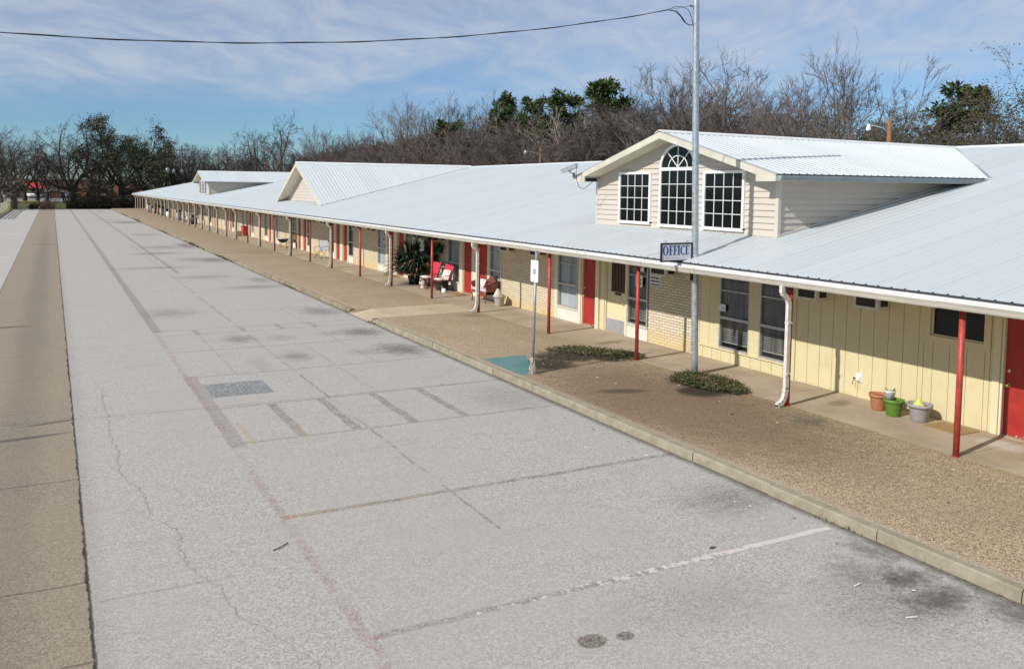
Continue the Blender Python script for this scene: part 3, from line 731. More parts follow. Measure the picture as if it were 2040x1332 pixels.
# ---- facade pieces -------------------------------------------------------
ZT = 2.428
def bricks(y0, y1):
    b = MB(); b.box(XW, 14.30, y0, y1, SZ, ZT); b.build('brick_wall', 'cream_brick', motel)
def panel(y0, y1, z0=SZ, z1=ZT, x=XW, pitch=.30, name='board_panel', mt='yellow_board', first=.15):
    b = MB(); y = y0
    b.box(x+.012, 14.30, y0, y1, z0, z1, 1)
    e = y0+first
    while y < y1-.001:
        e2 = min(e, y1)
        if e2-y > .02: b.box(x, x+.014, y+.005, e2-.005, z0+.004, z1, 0)
        y = e2; e = e2+pitch
    b.build(name, [mt, 'groove_dark'], motel)
def trim(y0, y1, z0=SZ, z1=ZT, x=XW-.03, mt='cream_trim', name='trim_board'):
    b = MB(); b.box(x, 14.30, y0, y1, z0, z1); return b.build(name, mt, motel)
def window(y0, y1, z0=.50, kind='blind', zm=1.24, skirt=True, x=XW-.01, mt='white_panel'):
    o = MB(); fx0, fx1 = x-.02, x+.07
    f = MB(); t = .035
    f.box(fx0, fx1, y0, y0+t, z0, ZT); f.box(fx0, fx1, y1-t, y1, z0, ZT); f.box(fx0-.025, fx1, y0+t, y1-t, z0, z0+t)
    f.box(fx0-.012, fx1-.02, y0+t, y1-t, zm-.03, zm+.03); f.box(fx0+.02, fx1-.02, y0+t, y1-t, zm+.62, zm+.645)
    wn = f.build('window', 'aluminium_frame', motel)
    g_ = MB(); g_.quad((x+.02, y1-t, z0+t), (x+.02, y0+t, z0+t), (x+.02, y0+t, ZT), (x+.02, y1-t, ZT)); g_.build('glass', 'window_glass', wn, fix=False)
    c = MB()
    if kind == 'blind':
        c.quad((x+.10, y0+.02, z0+.14), (x+.10, y1-.02, z0+.14), (x+.10, y1-.02, ZT), (x+.10, y0+.02, ZT)); c.box(x+.085, x+.11, y0+.04, y1-.04, z0+.12, z0+.145, 1)
        c.quad((x+.135, y0, z0), (x+.135, y1, z0), (x+.135, y1, ZT), (x+.135, y0, ZT), 2)
        c.build('blind', ['venetian_blind', 'aluminium_frame', 'interior_dark'], wn)
    elif kind == 'curtain':
        c.quad((x+.10, y0, z0), (x+.10, y1, z0), (x+.10, y1, ZT), (x+.10, y0, ZT)); c.build('curtain', 'grey_curtain', wn)
    else:
        c.quad((x+.10, y0, z0), (x+.10, y1, z0), (x+.10, y1, ZT), (x+.10, y0, ZT)); c.build('curtain', 'interior_dark', wn)  # flat dark sheet standing in for the unlit room behind the glass
    if skirt:
        s = MB(); s.box(x-.002, 14.30, y0-.02, y1+.02, SZ, z0-.03); s.box(x-.045, 14.30, y0-.03, y1+.03, z0-.03, z0-.001); s.build('sill_panel', mt, motel)
    return wn
def door(y0, y1, knob=1, mt='door_red', x=XW+.05, z0=SZ+.025):
    d = MB(); d.box(x, x+.045, y0, y1, z0, 2.25); o = d.build('door', mt, motel)
    hd = MB(); ky = y1-.07 if knob > 0 else y0+.07
    hd.tube([(x-.012, ky, 1.0), (x+.002, ky, 1.0)], .032, 12); hd.tube([(x-.05, ky, 1.0), (x, ky, 1.0)], .012, 8); hd.ball((x-.062, ky, 1.0), .024, .03, .03)
    hd.build('handle', 'brass', o)
    hd = MB(); hd.tube([(x-.022, ky, 1.24), (x+.002, ky, 1.24)], .026, 12); hd.build('deadbolt', 'brass', o)
    t = MB()
    t.box(x-.055, 14.30, y0-.045, y0-.003, SZ, ZT); t.box(x-.055, 14.30, y1+.003, y1+.045, SZ, ZT); t.box(x-.04, 14.30, y0-.003, y1+.003, 2.255, ZT)
    t.build('door_frame', 'cream_trim', motel)
    s = MB(); s.box(x-.09, 14.30, y0-.003, y1+.003, SZ, SZ+.02); s.build('threshold', 'sidewalk_concrete', motel)
    return o
def ac(y0, y1, z0=2.0):
    z0 -= .05
    a = MB(); a.box(13.80, 14.16, y0, y1, z0, z0+.34)
    a.box(13.78, 13.80, y0, y1, z0, z0+.045); a.box(13.78, 13.80, y0, y0+.05, z0+.045, z0+.34); a.box(13.78, 13.80, y1-.05, y1, z0+.045, z0+.34)
    o = a.build('air_conditioner', 'ac_white', motel)
    g_ = MB(); g_.box(13.788, 13.799, y0+.05, y1-.05, z0+.045, z0+.33)
    g_.box(13.86, 14.06, y0-.004, y0-.0005, z0+.06, z0+.30)
    g_.build('grille', 'dark_grille', o)

panel(Y0, 7.12, first=.12)
door(7.20, 8.08, 1); trim(8.13, 8.24, mt='yellow_trim')
# panel with the high window (boards stop round the opening)
panel(8.24, 8.30, first=.06)
b = MB(); b.box(XW+.012, 14.30, 8.30, 9.46, 2.27, ZT, 1)
b.build('board_panel', ['yellow_board', 'groove_dark'], motel)
panel(8.30, 9.46, SZ, 1.50, first=.09)
panel(9.46, 12.26, first=.10)
wf = MB(); zz0, zz1 = 1.62, 2.26
wf.box(XW-.02, XW+.08, 8.30, 8.41, 1.50, ZT); wf.box(XW-.02, XW+.08, 9.35, 9.46, 1.50, ZT); wf.box(XW-.02, XW+.08, 8.41, 9.35, 1.50, 1.61); wf.box(XW-.02, XW+.08, 8.41, 9.35, zz1, ZT)
wo_ = wf.build('window', 'yellow_board', motel)
f2 = MB(); f2.box(XW+.03, XW+.07, 8.41, 8.435, 1.61, zz1); f2.box(XW+.03, XW+.07, 9.325, 9.35, 1.61, zz1); f2.box(XW+.03, XW+.07, 8.435, 9.325, 1.61, 1.64); f2.build('frame', 'yellow_trim', wo_)
gq = MB(); gq.quad((XW+.06, 8.41, 1.61), (XW+.06, 9.35, 1.61), (XW+.06, 9.35, zz1), (XW+.06, 8.41, zz1)); gq.build('pane', 'dormer_glass', wo_)
ac(10.17, 10.68); ac(11.52, 12.02)
# electric outlet under its bubble cover
o_ = MB(); o_.box(14.07, 14.10, 10.66, 10.78, .47, .63); o_.ball((14.06, 10.72, .55), .05, .055, .075); ob = o_.build('outlet_box', 'white_plastic', motel)
o_ = MB(); o_.box(14.0, 14.03, 10.76, 10.79, .52, .55); o_.tube([(14.02, 10.775, .53), (14.0, 10.79, .47), (14.01, 10.80, .40)], .006, 6); o_.build('plug', 'black_plastic', ob)
# twin office windows in board wall
trim(12.26, 12.40, mt='yellow_board')
window(12.42, 13.24, .47, 'blind', 1.19, False); trim(13.24, 13.52, .43, ZT, mt='yellow_board'); window(13.52, 14.45, .47, 'blind', 1.19, False)
trim(14.45, 14.56, .43, ZT, mt='yellow_board')
panel(14.56, 15.08, .43, ZT, first=.22)
panel(12.40, 15.08, SZ, .43, x=XW-.012, first=.17)
b = MB(); b.box(XW-.05, 14.30, 12.40, 15.08, .43, .468); b.build('ledge', 'yellow_board', motel)
bricks(15.08, 16.99); ac(16.0, 16.6, 2.03)
window(17.02, 17.84, .52, 'blind', 1.22); trim(17.86, 17.93, mt='yellow_trim')
yd = door(17.99, 18.83, -1, 'yellow_door_paint')
gm = MB(); dx_ = XW+.05
gm.box(dx_-.02, dx_-.001, 18.06, 18.62, 1.30, 2.12)
for i in range(5): gm.box(dx_-.035, dx_-.02, 18.06+.135*i, 18.08+.135*i, 1.30, 2.12)
for i in range(4): gm.box(dx_-.034, dx_-.021, 18.06, 18.62, 1.30+.25*i, 1.325+.25*i)
gm.box(dx_-.03, dx_-.001, 18.22, 18.46, 1.215, 1.275)
gm.build('security_grille', 'brown_grille', yd)
kp = MB(); kp.box(dx_-.004, dx_-.0005, 18.0, 18.82, SZ+.03, .52); kp.build('kick_plate', 'steel_plate', yd)
trim(18.88, 18.98, mt='yellow_trim'); panel(18.98, 19.12, first=.2); trim(19.12, 19.27, x=XW-.06, mt='cream_trim')
door(19.32, 19.98, 1); trim(20.03, 20.17)
window(20.20, 21.26, .55, 'curtain', 1.25); trim(21.28, 21.43)
bricks(21.44, 24.80); ac(21.95, 22.5, 2.05); ac(23.9, 24.45, 2.05)
rngm = random.Random(12)
k = 0
while True:
    c = 26.8+7.75*k
    if c+6 > 146.4: break
    kinds = ('curtain', 'blind', 'dark', 'curtain', 'dark')
    trim(c-1.99, c-1.96); window(c-1.95, c-1.18, .52, kinds[(k*2) % 5] if k else 'curtain', 1.24, x=XW-.01); trim(c-1.16, c-.99)
    door(c-.93, c-.28, -1); trim(c-.23, c+.19, x=XW-.05)
    door(c+.24, c+.95, 1); trim(c+1.0, c+1.24)
    window(c+1.26, c+2.26, .50, kinds[(k*2+3) % 5], 1.24); trim(c+2.28, c+2.31)
    if c+5.75 < 146: bricks(c+2.31, c+5.76)
    if k < 6: ac(c+2.5, c+3.0, 2.05); ac(c+4.7, c+5.2, 2.05)
    k += 1
bricks(c-5.44+3.45, 146.4) if c-1.99 < 146 else None

# ---- porch posts and downspouts ------------------------------------------
py_ = [0.0, 3.85, 7.69, 10.87, 15.25, 19.03, 23.16, 26.77, 30.66, 34.42, 38.5, 42.25]
while py_[-1] < 142: py_.append(py_[-1]+3.85)
SPOUT = {3, 6, 8, 10}
for i, y in enumerate(py_):
    p = MB(); r_ = .045
    lean = rngm.uniform(-.012, .012) if i != 2 else .0
    p.tube([(12.33, y, SZ-.02), (12.33+lean, y+lean, 2.43)], r_, 14); p.lathe([(.056, 0), (.056, .008), (.047, .01)], (12.33, y, SZ), 14)
    p.build('porch_post', 'post_red' if i < 11 else ('post_dull' if i < 17 else 'post_weathered'), motel)
    if i in SPOUT or (i > 11 and i % 2 == 0) or i > 15:
        d = MB(); yy = y-.030; xs = 12.252
        def seg(a, bq, wd=.082, th=.062): d.bar(a, bq, wd, th, 0, (0, 1, 0))
        seg((12.075, yy+.0, 2.41), (12.075, yy, 2.30)); q0 = Vector((12.075, yy, 2.30)); n_ = 7
        # ribbed elbows: short overlapping rings with alternating size
        path = [(12.075, 2.33), (12.085, 2.275), (12.12, 2.235), (12.17, 2.205), (12.21, 2.17), (12.24, 2.12), (xs, 2.06)]
        for a_, c_ in zip(path[:-1], path[1:]):
            for s_ in range(3):
                t0, t1 = s_/3, (s_+1.05)/3; wv = .006 if s_ % 2 else 0
                seg((a_[0]+(c_[0]-a_[0])*t0, yy, a_[1]+(c_[1]-a_[1])*t0), (a_[0]+(c_[0]-a_[0])*t1, yy, a_[1]+(c_[1]-a_[1])*t1), .082+wv, .060+wv)
        seg((xs, yy, 2.07), (xs, yy, .48))
        path = [(xs, .50), (xs-.01, .40), (xs-.035, .31), (xs-.08, .245), (xs-.15, .205), (xs-.22, .185)]
        for a_, c_ in zip(path[:-1], path[1:]):
            for s_ in range(3):
                t0, t1 = s_/3, (s_+1.05)/3; wv = .006 if s_ % 2 else 0
                seg((a_[0]+(c_[0]-a_[0])*t0, yy, a_[1]+(c_[1]-a_[1])*t0), (a_[0]+(c_[0]-a_[0])*t1, yy, a_[1]+(c_[1]-a_[1])*t1), .084+wv, .062+wv)
        d.box(xs-.224, xs-.2215, yy-.034, yy+.034, .163, .208, 1)
        for z in (.75, 1.7): d.box(xs-.036, xs+.06, yy-.047, yy+.047, z, z+.03, 0)
        d.build('downspout', ['downspout_white', 'interior_dark'], motel, fix=False)

# ---- dormers --------------------------------------------------------------
def lap_wall(outline, x, z0, z1, exposure, name, par, ax='x', out=-1.0):
    """clapboards: each course a thin wedge; outline(z) -> (a0, a1) extent along the wall"""
    b = MB(); z = z0
    while z < z1-.01:
        zt = min(z+exposure, z1)
        a0, a1 = outline(z+.001); c0, c1 = outline(zt)
        if a1-a0 > .02:
            lo, hi = .034, .004
            if ax == 'x':
                p = [(x+out*lo, a0, z), (x+out*lo, a1, z), (x+.05*-out, a1, z), (x+.05*-out, a0, z), (x+out*hi, c0, zt), (x+out*hi, c1, zt), (x+.05*-out, c1, zt), (x+.05*-out, c0, zt)]
            else:
                p = [(a0, x+out*lo, z), (a1, x+out*lo, z), (a1, x+.05*-out, z), (a0, x+.05*-out, z), (c0, x+out*hi, zt), (c1, x+out*hi, zt), (c1, x+.05*-out, zt), (c0, x+.05*-out, zt)]
            b.hexa(p)
        z = zt
    return b.build(name, 'vinyl_siding', par)
def dormer(yc, hw=3.31, skew=0.0):
    XF, XS = 14.5, 13.93             # wall face, front of the roof overhang
    ap, ev, he = 5.62, 4.51, 3.76     # apex and eave heights, half width of roof
    sl = (ap-ev)/he
    zb = zr(XF)
    def ol(z):
        zc = ap-.13-sl*hw
        if z <= zc: return (yc-hw, yc+hw)
        q = max(0, (ap-.13-z)/sl); return (yc-q, yc+q)
    front = lap_wall(ol, XF, zb+.02, ap-.14, .143, 'dormer_front', motel)
    # side walls follow the main roof slope
    for sgn in (-1, 1):
        y = yc+sgn*hw
        lap_wall(lambda z: (XF, max(XF, XE+(z-ZE)/SL+.15)), y, zb+.02, ev+.04, .143, 'dormer_side', motel, 'y', sgn)
    t = MB()
    for sgn in (-1, 1):
        y = yc+sgn*(hw+.012); t.box(XF-.032, XF+.06, y-.045, y+.045, zb, ev+.02)
        a = Vector((XF, yc+sgn*(hw+.03), zr(XF)+.03)); c = Vector((21.2, yc+sgn*(hw+.03), zr(21.2)+.03)); t.bar(a, c, .07, .05)
    t.box(XF-.03, XF+.0, yc-hw, yc+hw, zb+.0, zb+.03)
    t.build('corner_trim', 'vinyl_trim', motel)
    # roof: ribs run down the slope
    b = MB(); st = rib_stations(XS, XR-.1)
    def yr(x): return yc+skew*(x-XS)                 # the ridge is a touch out of square
    for sgn in (-1, 1):
        k0 = len(b.v)
        for x, dz_ in st:
            t = min(1.0, max(.004, (ap-zr(x))/(ap-ev))); ye = yc+sgn*he
            b.v += [(x, yr(x), ap+dz_), (x, yr(x)+(ye-yr(x))*t, ap-(ap-ev)*t+dz_)]
        for i in range(len(st)-1): k = k0+2*i; b.face((k, k+1, k+3, k+2), 0)
        k0 = len(b.v)
        se = [(x, d_) for x, d_ in st if x < 21.1]
        for x, d_ in se: b.v += [(x, yc+sgn*(he-.006), ev+d_-.003), (x, yc+sgn*(he-.006), ev-.03)]
        for i in range(len(se)-1): k = k0+2*i; b.face((k, k+1, k+3, k+2), 1)
    b.build('dormer_roof', ['dormer_metal', 'roof_closure'], motel, fix=False)
    vf = MB()
    for sgn in (-1, 1):
        vf.bar((21.32, yc+sgn*he, zr(21.32)+.012), (XR-.12, yr(XR-.12)+sgn*.03, zr(XR-.12)+.012), .07, .03)
    vf.build('valley_flashing', 'grey_gutter', motel)
    c = MB(); xa, xb = XS-.01, XR-.1; k = 0
    for x in (xa, xb):
        y = yr(x); c.v += [(x, y-.18, ap-.18*sl+.026), (x, y, ap+.045), (x, y+.18, ap-.18*sl+.026), (x, y+.18, ap-.18*sl+.006), (x, y, ap+.024), (x, y-.18, ap-.18*sl+.006)]
    for q in range(6): c.face((q, (q+1) % 6, 6+(q+1) % 6, 6+q))
    c.face(range(6)); c.face(range(11, 5, -1))
    c.build('dormer_ridge_cap', 'flashing_white', motel)
    f = MB()
    for sgn in (-1, 1):
        f.prism([(yc, ap-.012), (yc+sgn*he, ev-.012), (yc+sgn*he, ev-.16), (yc+sgn*(he-.55), ev-.16), (yc+sgn*(he-.55), ev+.55*sl-.17), (yc, ap-.18)], 'x', XS, XS+.035)
        f.box(XS+.035, 21.0, min(yc+sgn*he, yc+sgn*(he-.03)), max(yc+sgn*he, yc+sgn*(he-.03)), ev-.15, ev-.035)
    f.build('dormer_fascia', 'fascia_beige', motel)
    s = MB()
    for sgn in (-1, 1):
        # raked soffit under the overhang and boxed eave return
        s.quad((XS+.035, yc, ap-.165), (XF, yc, ap-.165), (XF, yc+sgn*(he-.5), ap-.165-sl*(he-.5)), (XS+.035, yc+sgn*(he-.5), ap-.165-sl*(he-.5)))
        s.quad((XS+.035, yc+sgn*(he-.03), ev-.150), (XF+.0, yc+sgn*(he-.03), ev-.150), (XF, yc+sgn*(hw), ev-.150), (XS+.035, yc+sgn*(hw), ev-.150))
        s.quad((XF, yc+sgn*(he-.03), ev-.148), (20.9, yc+sgn*(he-.03), ev-.148), (20.9, yc+sgn*hw, ev-.148), (XF, yc+sgn*hw, ev-.148))
    s.build('dormer_soffit', 'soffit_paint', motel, fix=False)
    gt = MB()
    for sgn in (-1,):
        ya = yc+sgn*he; gt.prism([(ya, ev-.03), (ya-.11, ev-.03), (ya-.11, ev-.06), (ya-.08, ev-.14), (ya, ev-.14)], 'x', XS+.06, 21.35)
    gt.build('dormer_gutter', 'grey_gutter', motel)
    # windows
    def wnd(a0, a1, z0, z1, arch=False):
        x = XF-.058; f = MB(); t_ = .062
        f.box(x-.035, x+.05, a0, a0+t_, z0, z1); f.box(x-.035, x+.05, a1-t_, a1, z0, z1); f.box(x-.045, x+.05, a0, a1, z0-.03, z0+t_-.02)
        f.box(x-.032, x+.05, a0+t_, a1-t_, z1-t_, z1 if not arch else z1+.02)
        wy = a1-a0-2*t_; hz = z1-t_-(z0+t_-.02)
        for i in range(1, 4): f.box(x-.008, x+.02, a0+t_+wy*i/4-.0075, a0+t_+wy*i/4+.0075, z0+t_-.02, z1-t_)
        for i in range(1, 4): f.box(x-.006, x+.02, a0+t_, a1-t_, z0+t_-.02+hz*i/4-.0075, z0+t_-.02+hz*i/4+.0075)
        gl = MB(); gl.quad((x+.005, a0+.03, z0+.02), (x+.005, a1-.03, z0+.02), (x+.005, a1-.03, z1-.02), (x+.005, a0+.03, z1-.02))
        if arch:
            c_ = (a0+a1)/2; ro = (a1-a0)/2; rz = .60; n = 20; k = len(f.v)
            for i in range(n+1):
                a = math.pi*i/n
                for rr, xx in ((1, x-.035), (1-t_/ro, x-.035), (1, x+.05), (1-t_/ro, x+.05)):
                    f.v.append((xx, c_+ro*rr*math.cos(a), z1+.02+(rz if rr == 1 else rz-t_)*math.sin(a)))
            for i in range(n):
                q = k+4*i
                f.face((q, q+1, q+5, q+4)); f.face((q, q+4, q+6, q+2)); f.face((q+1, q+3, q+7, q+5))
            gk = [(x+.005, c_+(ro-.03)*math.cos(math.pi*i/n), z1+(rz-.03)*math.sin(math.pi*i/n)) for i in range(n+1)]
            gl.poly(gk)
            for a in (48, 90, 132):
                e = (x+.0, c_+(ro-t_)*math.cos(R(a)), z1+.02+(rz-t_)*math.sin(R(a))); f.bar((x+.0, c_, z1+.02), e, .019, .019, 0, (1, 0, 0))
            pr = None
            for i in range(13):
                a = math.pi*i/12; q = Vector((x+.0, c_+ro*.52*math.cos(a), z1+.02+rz*.50*math.sin(a)))
                if pr is not None: f.bar(pr, q, .019, .019, 0, (1, 0, 0))
                pr = q
        wn = f.build('window', 'white_frame', front); gl.build('pane', 'dormer_glass', motel if False else front, fix=False)
    wnd(yc-2.41, yc-1.08, 3.22, 4.61); wnd(yc-.81, yc+.53, 3.21, 4.70, True); wnd(yc+.88, yc+2.23, 3.24, 4.62)
dormer(16.55, skew=.05)
dormer(89.5)
# steep gable over the middle
def gable(yc, hw=5.45):
    XF, XS, ap = 14.75, 14.05, 5.66
    ze = zr(XS)+.02; sl = (ap-ze)/hw
    b = MB(); st = rib_stations(XS, XR-.15)
    for sgn in (-1, 1):
        k0 = len(b.v)
        for x, dz_ in st:
            q = max(.02, (ap-zr(x))/sl); b.v += [(x, yc, ap+dz_), (x, yc+sgn*q, ap-sl*q+dz_)]
        for i in range(len(st)-1): k = k0+2*i; b.face((k, k+1, k+3, k+2), 0)
    b.build('gable_roof', 'dormer_metal', motel, fix=False)
    vf = MB()
    for sgn in (-1, 1): vf.bar((XS, yc+sgn*hw, zr(XS)+.012), (XR-.15, yc+sgn*.05, zr(XR-.15)+.012), .09, .04)
    vf.build('valley_flashing', 'grey_gutter', motel)
    c = MB(); c.prism([(yc-.2, ap-.2*sl+.03), (yc, ap+.05), (yc+.2, ap-.2*sl+.03), (yc+.2, ap-.2*sl+.006), (yc, ap+.026), (yc-.2, ap-.2*sl+.006)], 'x', XS-.01, XR-.15); c.build('gable_ridge_cap', 'flashing_white', motel)
    f = MB(); s = MB()
    for sgn in (-1, 1):
        f.prism([(yc, ap-.01), (yc+sgn*hw, ze-.01), (yc+sgn*(hw-.55), ze-.01), (yc, ap-.27)], 'x', XS, XS+.04)
        s.quad((XS+.04, yc, ap-.255), (XF, yc, ap-.255), (XF, yc+sgn*(hw-.5), ap-.255-sl*(hw-.5)), (XS+.04, yc+sgn*(hw-.5), ap-.255-sl*(hw-.5)))
    f.build('gable_fascia', 'fascia_beige', motel); s.build('gable_soffit', 'soffit_paint', motel, fix=False)
    zb = zr(XF)
    w_ = lap_wall(lambda z: (yc-max(0, (ap-.25-z)/sl), yc+max(0, (ap-.25-z)/sl)), XF, zb+.02, ap-.27, .2, 'gable_wall', motel)
    v = MB(); n = 16
    v.v += [(XF-.06, yc+.20*math.cos(2*math.pi*i/n), 4.62+.34*math.sin(2*math.pi*i/n)) for i in range(n)]+[(XF-.0, yc+.20*math.cos(2*math.pi*i/n), 4.62+.34*math.sin(2*math.pi*i/n)) for i in range(n)]
    for i in range(n): v.face((i, (i+1) % n, n+(i+1) % n, n+i))
    v.face(range(n)); v.build('attic_vent', 'white_frame', w_)
gable(51.4)

# small fixed notices
def sheet_yz(name, x, y0, y1, z0, z1, mt, par, lines=(), ink='ink_dark'):
    b = MB(); b.box(x-.004, x, y0, y1, z0, z1, 0)
    for (a0, a1, c0, c1) in lines:
        b.box(x-.0055, x-.004, y0+(y1-y0)*a0, y0+(y1-y0)*a1, z0+(z1-z0)*c0, z0+(z1-z0)*c1, 1)
    return b.build(name, [mt, ink], par)
rng = random.Random(5); ln = []
for r_ in range(4):
    q = .06
    while q < .9:
        e = q+rng.uniform(.06, .13); ln.append((1-min(e, .95), 1-q, .78-.24*r_, .93-.24*r_)); q = e+.03
sheet_yz('notice_plate', XW-.004, 16.56, 16.95, 1.64, 2.0, 'paper_white', motel, ln)
txt = [(.15, .5, .55, .66), (.2, .85, .35, .44), (.15, .75, .22, .30)]
sheet_yz('paper_notice', XW-.035, 17.17, 17.46, 1.98, 2.26, 'paper_white', motel, txt[:2])
sheet_yz('paper_notice', XW-.035, 17.22, 17.50, 1.56, 1.88, 'paper_white', motel, txt)
sheet_yz('paper_notice', XW-.035, 14.24, 14.43, 1.34, 1.50, 'paper_blue', motel, [(.2, .5, .5, .6), (.3, .7, .3, .38)])
# ------------------------------------------------------------------ light pole, sign, cable
pole = thing('light_pole', 'tall galvanized steel pole rising from the green planting bed near the office', 'pole', (12.55, 13.55, .1))
def pole_x(z): return 12.55-.0325*(z-.1)
p = MB(); p.tube([(pole_x(z), 13.55, z) for z in (.0, .5, 2, 4, 6, 8, 9.2)], [.072, .071, .070, .068, .066, .064, .062], 24)
p.build('shaft', 'galvanized', pole)
p = MB(); p.tube([(pole_x(7.98)-.06, 13.55, 7.98), (pole_x(7.98)-.14, 13.55, 7.99)], .012, 8); p.ball((pole_x(7.98)-.145, 13.55, 7.99), .022, .022, .022); p.build('eye_bolt', 'sign_frame', pole)
p = MB(); p.box(pole_x(2.2)-.12, pole_x(2.2)-.083, 13.53, 13.57, 2.20, 2.64); p.build('sign_bracket', 'sign_frame', pole)
cb = thing('overhead_cable', 'black twisted cable sagging across the sky to the tall light pole', 'cable', (pole_x(7.75)-.09, 13.55, 7.72))
b = MB(); n = 90; a = []; c2 = []
for i in range(n+1):
    x = 11.55+(-15-11.55)*i/n; z = 6.30+.0098*(x+1)**2
    a.append((x, 13.55, z)); ph = i*.95
    c2.append((x, 13.55+.011*math.sin(ph), z+.011*math.cos(ph)))
b.tube(a, .008, 6); b.tube(c2, .006, 6)
b.build('span', 'cable_black', cb)
b = MB()
e0 = Vector((11.55, 13.55, 6.30+.0098*12.55**2)); pt = Vector((pole_x(7.6)-.09, 13.55, 7.62))
b.tube([e0, (11.75, 13.55, 7.84), (11.92, 13.54, 7.72), (12.02, 13.54, 7.62), (12.12, 13.54, 7.585), (12.2, 13.54, 7.60), pt], .010, 6)
b.tube([e0, (11.72, 13.56, 7.93), (11.95, 13.56, 7.95), (12.1, 13.56, 7.90), (12.19, 13.56, 7.75), (12.22, 13.55, 7.64), pt], .006, 6)
b.tube([(11.75, 13.55, 7.845), (11.9, 13.55, 7.74), (12.0, 13.55, 7.64)], .016, 6)
b.tube([(11.6, 13.55, 7.86), (pole_x(7.99)-.13, 13.55, 7.99)], .004, 5)
b.build('drip_loop', 'cable_black', cb)

# OFFICE sign: framed board hung on the pole
sg = thing('office_sign', 'framed white sign reading OFFICE in blue serif letters on the light pole', 'sign', (11.97, 13.55, 2.6))
x0, x1, z0, z1, ys = 11.525, 12.372, 2.625, 3.025, 13.55
b = MB(); t = .032
b.box(x0, x1, ys-.018, ys+.018, z0, z0+t); b.box(x0, x1, ys-.018, ys+.018, z1-t, z1); b.box(x0, x0+t, ys-.018, ys+.018, z0+t, z1-t); b.box(x1-t, x1, ys-.018, ys+.018, z0+t, z1-t)
b.build('frame', 'sign_frame', sg)
b = MB(); b.box(x0+t, x1-t, ys-.009, ys+.009, z0+t, z1-t); b.build('board', 'sign_face', sg)
for xx in (x0+.13, x1-.13):
    b = MB(); b.tube([(xx-.022, ys, z1), (xx-.02, ys, z1+.03), (xx, ys, z1+.045), (xx+.02, ys, z1+.03), (xx+.022, ys, z1)], .005, 6); b.build('hook', 'sign_frame', sg)
def letters():
    b = MB(); yl0, yl1 = ys-.0125, ys-.009
    lz0, lz1 = z0+.145, z0+.338; H_ = lz1-lz0; x = x0+.05
    def bx(a0, a1, c0, c1): b.box(x+a0, x+a1, yl0, yl1, lz0+H_*c0, lz0+H_*c1)
    def ring(w_, a0, a1, thick, thin):
        n = 28; k = len(b.v); cx_ = x+w_/2; cz = (lz0+lz1)/2
        for i in range(n+1):
            a = R(a0+(a1-a0)*i/n)
            for yy in (yl0, yl1):
                b.v.append((cx_+w_/2*math.cos(a), yy, cz+(H_/2+.006)*math.sin(a))); b.v.append((cx_+(w_/2-thick)*math.cos(a), yy, cz+(H_/2+.006-thin)*math.sin(a)))
        for i in range(n):
            q = k+4*i; b.face((q, q+1, q+5, q+4)); b.face((q+2, q+6, q+7, q+3)); b.face((q, q+4, q+6, q+2)); b.face((q+1, q+3, q+7, q+5))
        b.face((k, k+2, k+3, k+1)); q = k+4*n; b.face((q, q+1, q+3, q+2))
    ring(.168, 0, 360, .048, .012); x += .190
    for _ in range(2):
        bx(.014, .060, 0, 1); bx(0, .074, 0, .045); bx(0, .118, .95, 1); bx(.106, .118, .80, .95); bx(.060, .095, .50, .545); bx(.085, .095, .42, .62); x += .126
    bx(.012, .058, 0, 1); bx(0, .070, 0, .045); bx(0, .070, .955, 1); x += .082
    ring(.150, 48, 312, .046, .012); bx(.112, .124, .80, 1.0); bx(.112, .124, .0, .2); x += .148
    bx(.012, .058, 0, 1); bx(0, .108, 0, .045); bx(0, .108, .955, 1); bx(.097, .108, .80, .955); bx(.100, .112, .045, .24); bx(.058, .088, .50, .545); bx(.080, .088, .42, .62)
    b.v = [(x0+.045+(q[0]-x0-.05)*.905, q[1], q[2]) for q in b.v]
    b.build('lettering', 'sign_blue', sg)
letters()
b = MB(); rng = random.Random(4)
for i in range(9): q = x0+.10+.07*i; b.box(q, q+rng.uniform(.02, .05), ys-.0105, ys-.009, z0+.085, z0+.0875+rng.uniform(0, .004))
b.bar((x0+.14, ys-.0098, z0+.075), (x0+.18, ys-.0098, z0+.10), .004, .002); b.build('faded_writing', 'pot_grey', sg)

# accessible parking sign
hs = thing('accessible_parking_sign', 'white accessible parking sign with blue wheelchair square on a grey post at the kerb', 'sign', (9.36, 15.06, SZ))
def hx(z): return 9.36+.020*(z-.15)
b = MB(); b.tube([(hx(.1), 15.06, .1), (hx(2.79), 15.06, 2.79)], .030, 14); b.lathe([(.033, 0), (.033, .015), (.01, .03)], (hx(2.79), 15.06, 2.78), 12); b.build('post', 'grey_steel', hs)
b = MB(); rng = random.Random(9); prof = [(.075, 0), (.085, .10), (.07, .22), (.06, .30), (.04, .36)]
b.lathe(prof, (9.36, 15.06, .13), 12, sm=False)
b.v = [(x+rng.uniform(-.02, .02), y+rng.uniform(-.02, .02), z+rng.uniform(-.012, .012)) for x, y, z in b.v]
b.build('footing', 'footing_concrete', hs)
xp = hx(2.36)-.033; ya, yb_, za, zb_ = 14.91, 15.21, 2.13, 2.60
pl = MB(); n = 5; rc = .035; out = []
for (cy_, cz_, a0) in ((yb_-rc, zb_-rc, 0), (ya+rc, zb_-rc, 90), (ya+rc, za+rc, 180), (yb_-rc, za+rc, 270)):
    for i in range(n+1): a = R(a0+90*i/n); out.append((cy_+rc*math.cos(a), cz_+rc*math.sin(a)))
pl.prism(out, 'x', xp-.003, xp); pnl = pl.build('panel', 'sign_white', hs)
b = MB(); cy_, cz_ = 15.06, 2.355
